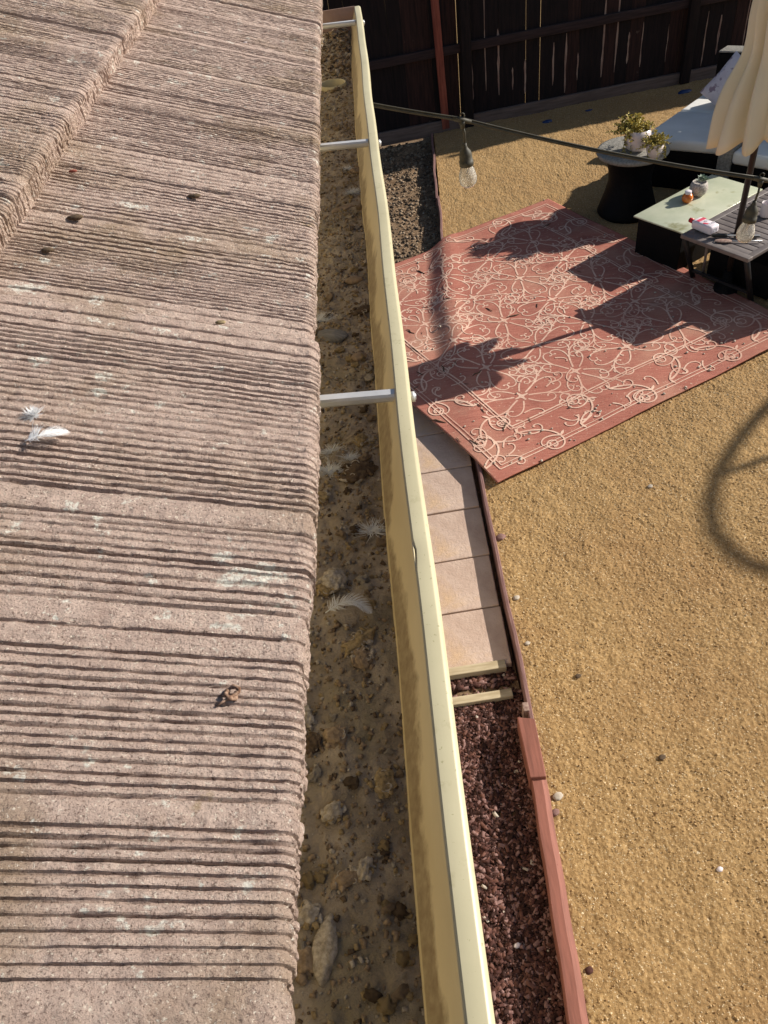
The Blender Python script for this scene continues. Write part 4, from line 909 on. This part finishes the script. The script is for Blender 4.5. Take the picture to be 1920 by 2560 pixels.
tool('spoon', (1792, 604), (1918, 606), SZ + .002, [('bowl', lambda b, L: b.blob((L * .13, 0, .006), L * .15, (1.25, .55, .14), 4, 0, .02, 3, Matrix.Identity(3)), m_pale), ('handle', lambda b, L: b.tube([(L * .3, 0, .006), (L * .9, .004, .008)], .0045, 8), m_steel)], 'pale spoon with an oval bowl on the slatted table below the dark handled tool', 'spoon')

# parasol
PX = Vector((2.27, 4.747, 0)); ZH = 1.03
um = empty('parasol', PX, 0, 'closed cream parasol on a dark pole rising through the patio table', 'parasol')
b = MB(); b.tube([(0, 0, .06), (0, 0, 2.5)], .019, 16); b.build('pole', m_pole, um)
b = MB(); b.lathe([(0, 0), (.08, 0), (.08, .03), (.075, .05), (.04, .06), (.03, .16), (0, .16)], (0, 0, 0), 32); b.build('base', m_wicker, um)
b = MB(); NP = 8; zz = np.linspace(0, 1, 34); n = 160; vv = []
for t in zz:
    z = ZH + .02 + (2.42 - ZH) * t; base = .225 * (1 - t) ** .8 * (1 - .28 * math.exp(-((t - .33) / .12) ** 2)) + .028
    for k in range(n):
        g = 2 * math.pi * k / n; ph = g * NP; fold = (.5 + .5 * math.cos(ph + 1.4 * math.sin(g * 2 + 3 * t) + 1.2 * (1 - t)))
        rr_ = base * (.62 + .46 * fold ** .6 + .05 * math.sin(ph * 2 + 7 * t) * (1 - .5 * t)) * (1 + .06 * math.sin(3 * g + 5 * t)) * (1 + .12 * math.exp(-t * 9) * math.sin(2 * g + 1))
        swirl = g + .5 * (1 - t)
        zt = z - (.045 * fold ** .6 * (1 - t) ** 14) + (.03 * math.sin(2 * g)) * (1 - t) ** 14
        vv.append((rr_ * math.cos(swirl), rr_ * math.sin(swirl), zt))
b.add(vv, [(i * n + j_, i * n + (j_ + 1) % n, (i + 1) * n + (j_ + 1) % n, (i + 1) * n + j_) for i in range(33) for j_ in range(n)], 0, True)
cn = b.build('canopy', m_canopy, um); cn.modifiers.new('t', 'SOLIDIFY').thickness = .002
_n = m_canopy.node_tree; _t = _n.nodes.new('ShaderNodeBsdfTranslucent'); _t.inputs[0].default_value = (.78, .66, .42, 1)
_x = _n.nodes.new('ShaderNodeMixShader'); _x.inputs[0].default_value = .18
_n.links.new(_n.nodes['Principled BSDF'].outputs[0], _x.inputs[1]); _n.links.new(_t.outputs[0], _x.inputs[2]); _n.links.new(_x.outputs[0], _n.nodes['Material Output'].inputs[0])
b = MB(); b.lathe([(0, 2.40), (.04, 2.42), (.035, 2.50), (.012, 2.54), (.018, 2.58), (0, 2.60)], (0, 0, 0), 16); b.build('finial', m_pole, um)

# sofa section (near) : black wicker, white cushions, back at the far end
A = Vector((2.16, 6.575)); B_ = Vector((2.72, 6.20)); 
u1 = Vector((math.cos(R(44.7)), math.sin(R(44.7)))); 
sf = empty('sofa', (A.x, A.y, 0), 0, 'black wicker sofa section with white seat cushions partly in blue shade', 'sofa')
def cushion(pts, z0, z1, m_, nm, par, bev=.03):
    b = MB(); b.quad_prism([(p.x, p.y) for p in pts], z0, z1); o = b.build(nm, m_, par)
    o.parent = par; o.matrix_parent_inverse = par.matrix_basis.inverted()
    v = o.modifiers.new('b', 'BEVEL'); v.width = bev; v.segments = 4; o.data.polygons.foreach_set('use_smooth', [True] * len(o.data.polygons)); return o
def q4(a, b_, s0, s1, ins=.0): return [a + u1 * s0, b_ + u1 * s0, b_ + u1 * s1, a + u1 * s1]
cushion(q4(A, B_, 0, .66), .315, .405, m_cush, 'seat_cushion', sf)
cushion(q4(A, B_, .668, 1.32), .315, .405, m_cush, 'seat_cushion', sf)
cushion(q4(A + u1 * .03, B_ + u1 * .03, 0, 1.32), .0, .312, m_wicker, 'wicker_base', sf, .01)
nb = Vector((.83, -.55)).normalized()
bk = [A + u1 * 1.335 - nb * .02, A + u1 * 1.335 + nb * .95, A + u1 * 1.50 + nb * .95, A + u1 * 1.50 - nb * .02]
cushion(bk, .0, .66, m_wicker, 'backrest', sf, .012)
bt_ = [p + (Vector((0, 0))) for p in bk]; cushion(bt_, .662, .675, m_wicklit, 'backrest_lit_top', sf, .004)  # thin pale slab paints the sunlit top of the backrest
pp = at(1796, 246, .50)
b = MB(); n = 22; vv = []
for i in range(n):
    for k in range(n):
        a_, c_ = -1 + 2 * i / (n - 1), -1 + 2 * k / (n - 1); th_ = (max(0, 1 - abs(a_) ** 2.6) * max(0, 1 - abs(c_) ** 2.6)) ** .55
        vv.append((a_, c_, th_))
for s_ in (1, -1):
    b.add([(x * .19 * (1 - .06 * (1 - abs(y))), y * .19 * (1 - .06 * (1 - abs(x))), s_ * t * .075) for x, y, t in vv], [(i * n + k, i * n + k + 1, (i + 1) * n + k + 1, (i + 1) * n + k)[::s_] for i in range(n - 1) for k in range(n - 1)], 0, True)
o = b.build('pillow', m_pillow); o.location = (pp.x + .12, pp.y + .02, .565); o.rotation_euler = (R(62), R(30), R(-52)); tagp(o, 'mauve white throw pillow leaning on the sofa behind the parasol', 'pillow')

# armchair right of the parasol
D0 = at(1829, 392, .36); u2 = Vector((math.cos(R(44)), math.sin(R(44)))); v2 = Vector((math.sin(R(44)), -math.cos(R(44))))
D0 = Vector((D0.x, D0.y)); ac = empty('armchair', (D0.x, D0.y, 0), 0, 'black wicker armchair with white cushions at the right edge behind the parasol pole', 'armchair')
def q5(s0, s1, t0, t1): return [D0 + u2 * s0 + v2 * t0, D0 + u2 * s0 + v2 * t1, D0 + u2 * s1 + v2 * t1, D0 + u2 * s1 + v2 * t0]
cushion(q5(0, .6, 0, .62), .30, .40, m_cush, 'seat_cushion', ac, .03)
cushion(q5(.45, .60, .02, .60), .402, .68, m_cush, 'back_cushion', ac, .03)
cushion(q5(.02, .72, 0, .62), 0, .298, m_wicker, 'wicker_base', ac, .01)
cushion(q5(.02, .72, -.12, -.003), 0, .52, m_wicklit, 'armrest', ac, .015)
cushion(q5(.605, .72, 0, .62), .30, .70, m_wicker, 'backrest', ac, .012)

# unseen armchair, added right of the view to cast shade on the rug
def chair_off(O, a, lab):
    u_ = Vector((math.cos(a), math.sin(a))); v_ = Vector((math.sin(a), -math.cos(a))); e = empty('armchair', (O.x, O.y, 0), 0, lab, 'armchair')
    def q(s0, s1, t0, t1): return [O + u_ * s0 + v_ * t0, O + u_ * s0 + v_ * t1, O + u_ * s1 + v_ * t1, O + u_ * s1 + v_ * t0]
    cushion(q(0, .62, .12, .66), 0, .30, m_wicker, 'wicker_base', e, .01); cushion(q(0, .55, .125, .655), .302, .40, m_cush, 'seat_cushion', e, .03)
    cushion(q(0, .70, 0, .115), 0, .56, m_wicker, 'armrest', e, .015); cushion(q(0, .70, .665, .78), 0, .56, m_wicker, 'armrest', e, .015)
    cushion(q(.58, .70, .118, .662), .302, .74, m_wicker, 'backrest', e, .015); return e
ou = Vector((math.cos(R(31)), math.sin(R(31)))); ov = Vector((-ou.y, ou.x)); K0 = Vector((2.76, 4.31))
oc = empty('armchair', (K0.x, K0.y, 0), 0, 'unseen black wicker armchair added beyond the slatted table to shade the rug', 'armchair')
def qk(a, b_, c, d): return [K0 + ou * a + ov * c, K0 + ou * b_ + ov * c, K0 + ou * b_ + ov * d, K0 + ou * a + ov * d]
cushion(qk(0, .85, 0, .14), 0, .45, m_wicker, 'armrest', oc, .012); cushion(qk(0, .85, .145, .50), 0, .30, m_wicker, 'wicker_base', oc, .012); cushion(qk(.02, .8, .15, .40), .302, .44, m_cush, 'seat_cushion', oc, .03)
cushion(qk(.86, 1.0, 0, .50), 0, .80, m_wicker, 'backrest', oc, .012)
sb = empty('sofa', (3.5, 6.8, 0), 0, 'unseen black wicker sofa back added behind the parasol to shade the white cushions', 'sofa')  # unseen back, added and heightened to shade the sofa cushions
s1, s2 = Vector((3.17, 6.12)), Vector((3.78, 7.35)); sn = Vector(((s2 - s1).y, -(s2 - s1).x)).normalized()
cushion([s1, s1 + sn * .16, s2 + sn * .16, s2], 0, 1.0, m_wicker, 'backrest', sb, .012)
for t0, t1, zt_ in ((.02, .32, 1.2), (.36, .64, 1.26), (.68, .98, 1.2)): cushion([s1.lerp(s2, t0), s1.lerp(s2, t0) + sn * .15, s1.lerp(s2, t1) + sn * .15, s1.lerp(s2, t1)], 1.002, zt_, m_cush, 'back_cushion', sb, .06)

# unseen hoop and pole, added far right to cast a round shadow on sand
hp = empty('shadow_hoop', (7.3, 5.1, 0), 0, 'unseen round hoop on a pole, added to cast a soft shadow on the sand', 'hoop')
HD = 5.6
top = Vector((1.60, 2.98, 0)) + Vector((math.cos(SUN_AZ), math.sin(SUN_AZ), 0)) * HD; zt = HD * math.tan(SUN_EL)
ud = Vector((.66, 1.0, 0)).normalized(); rr_ = 1.75
b = MB(); b.tube([top + ud * rr_ * math.sin(a) + Vector((0, 0, zt - rr_ + rr_ * math.cos(a))) for a in np.linspace(0, 6.283, 60)], .029, 10); rel(b.build('ring', m_pole), hp)
b = MB(); b.tube([top + Vector((0, 0, zt)), top], .022, 10); rel(b.build('pole', m_pole), hp)

# ---------------------------------------------------------------- small litter
def gz(x, y): return float(sand_z(np.array(x), np.array(y)))
for (px, py, r, sd_, lab) in ((1368, 303, .045, 1, 'crumpled blue scrap on the shaded sand just left of the two bits by the fence'), (1712, 228, .06, 2, 'dark blue crumpled cloth on shaded ground near the sofa'), (1472, 277, .035, 3, 'flat thin blue sliver on the shaded sand in front of the kickboard')):
    p = at(px, py, 0); b = MB(); b.blob((0, 0, 0), r, (1.2, .6, .35 if sd_ != 3 else .1), sd_, 0, .55, 3, Matrix.Rotation(.3, 3, 'Z')); o = b.build('plastic_scrap', m_blue); o.location = (p.x, p.y, gz(p.x, p.y) + r * .12); tagp(o, lab, 'scrap')
rr = random.Random(5); pr = []
for i in range(120):
    u, v = (rr.random() ** .9 * RW, rr.random() ** 1.2 * RL) if i > 40 else (rr.uniform(0, RW), rr.uniform(0, .28))
    x, y = rug_xy(u, v)
    if x < .06: continue
    z = float(rug_z(x, y)); r = rr.uniform(.004, .009)
    if len(pr) < 8:
        b = MB(); b.blob((0, 0, 0), 1, (1, .8, .6), 300 + i, 0, .3, 2, Matrix.Identity(3)); o = b.build('pale_pebble', m_chip[4]); pr.append(o)
    else: o = pr[i % 8].copy(); C.objects.link(o)
    o.location = (x, y, z + r * .6); o.scale = (r, r * rr.uniform(.8, 1.6), r); o.rotation_euler = (0, 0, rr.uniform(0, 6))
    tagp(o, 'small white pebble lying on the faded red rug', 'pebble', 'white pebbles scattered on the rug')
tw = []
for i in range(60):
    u, v = rr.random() ** .8 * RW * .9, (.4 + .6 * rr.random() ** .6) * RL
    if i % 3: u, v = rr.uniform(0, .5), rr.uniform(.1, RL)
    x, y = rug_xy(u, v)
    if x < .06: continue
    z = float(rug_z(x, y)); L = rr.uniform(.012, .05)
    if len(tw) < 6:
        b = MB(); b.tube([(-1, 0, .0), (-.3, .12 * (i % 3), .03), (.4, -.1, .05), (1, .1 * (i % 2), 0)], [.05, .09, .10, .03], 5); o = b.build('dry_twig', m_clod[3]); tw.append(o)
    else: o = tw[i % 6].copy(); C.objects.link(o)
    o.location = (x, y, z + .003); o.scale = (L, L, L); o.rotation_euler = (0, 0, rr.uniform(0, 6))
    tagp(o, 'short dark dry twig or leaf bit lying on the rug', 'twig', 'dark twigs and leaf bits on the rug')
for (px, py, r, m_, lab) in ((1800, 2172, .010, m_white, 'white pebble alone on the open sand at lower right'), (1655, 1893, .013, m_clod[3], 'dark flat lump standing in for the shaded pit in the sand right of the red curb block'),  # dark lump added for the shade inside a pit in the sand
                             (1395, 1990, .018, m_chip[4], 'white grey stones piled on sand beside the red curb joint'), (1388, 2030, .015, m_chip[2], 'pinkish stone beside the curb below the white grey stones'),
                             (1252, 1342, .022, m_chip[2], 'pink grey stone against the edging board beside the pavers'), (1291, 1492, .014, m_chip[4], 'small white stone by the edging board below the pink grey one'),
                             (1318, 1607, .011, m_chip[4], 'white pebble on the sand near the end of the edging board'), (1293, 2350 , .010, m_white, 'white feather scrap on mulch near the bottom of the photo'),
                             (1473, 2425, .013, m_chip[0], 'dark bark piece with a white tip on sand right of the curb'), (1445, 1690, .012, m_clod[3], 'dark pit stone on sand right of the edging stake'),
                             (1625, 1215, .013, m_clod[2], 'grey stone on the sand below the near rug edge')):
    p = at(px, py, .0); b = MB(); b.blob((0, 0, 0), r, (1.2, .9, .55), int(px), 0, .35, 3, Matrix.Rotation(.4, 3, 'Z')); o = b.build('small_stone', m_); o.location = (p.x, p.y, (gz(p.x, p.y) if p.x > .36 else -.065) + r * .3); tagp(o, lab, 'stone')
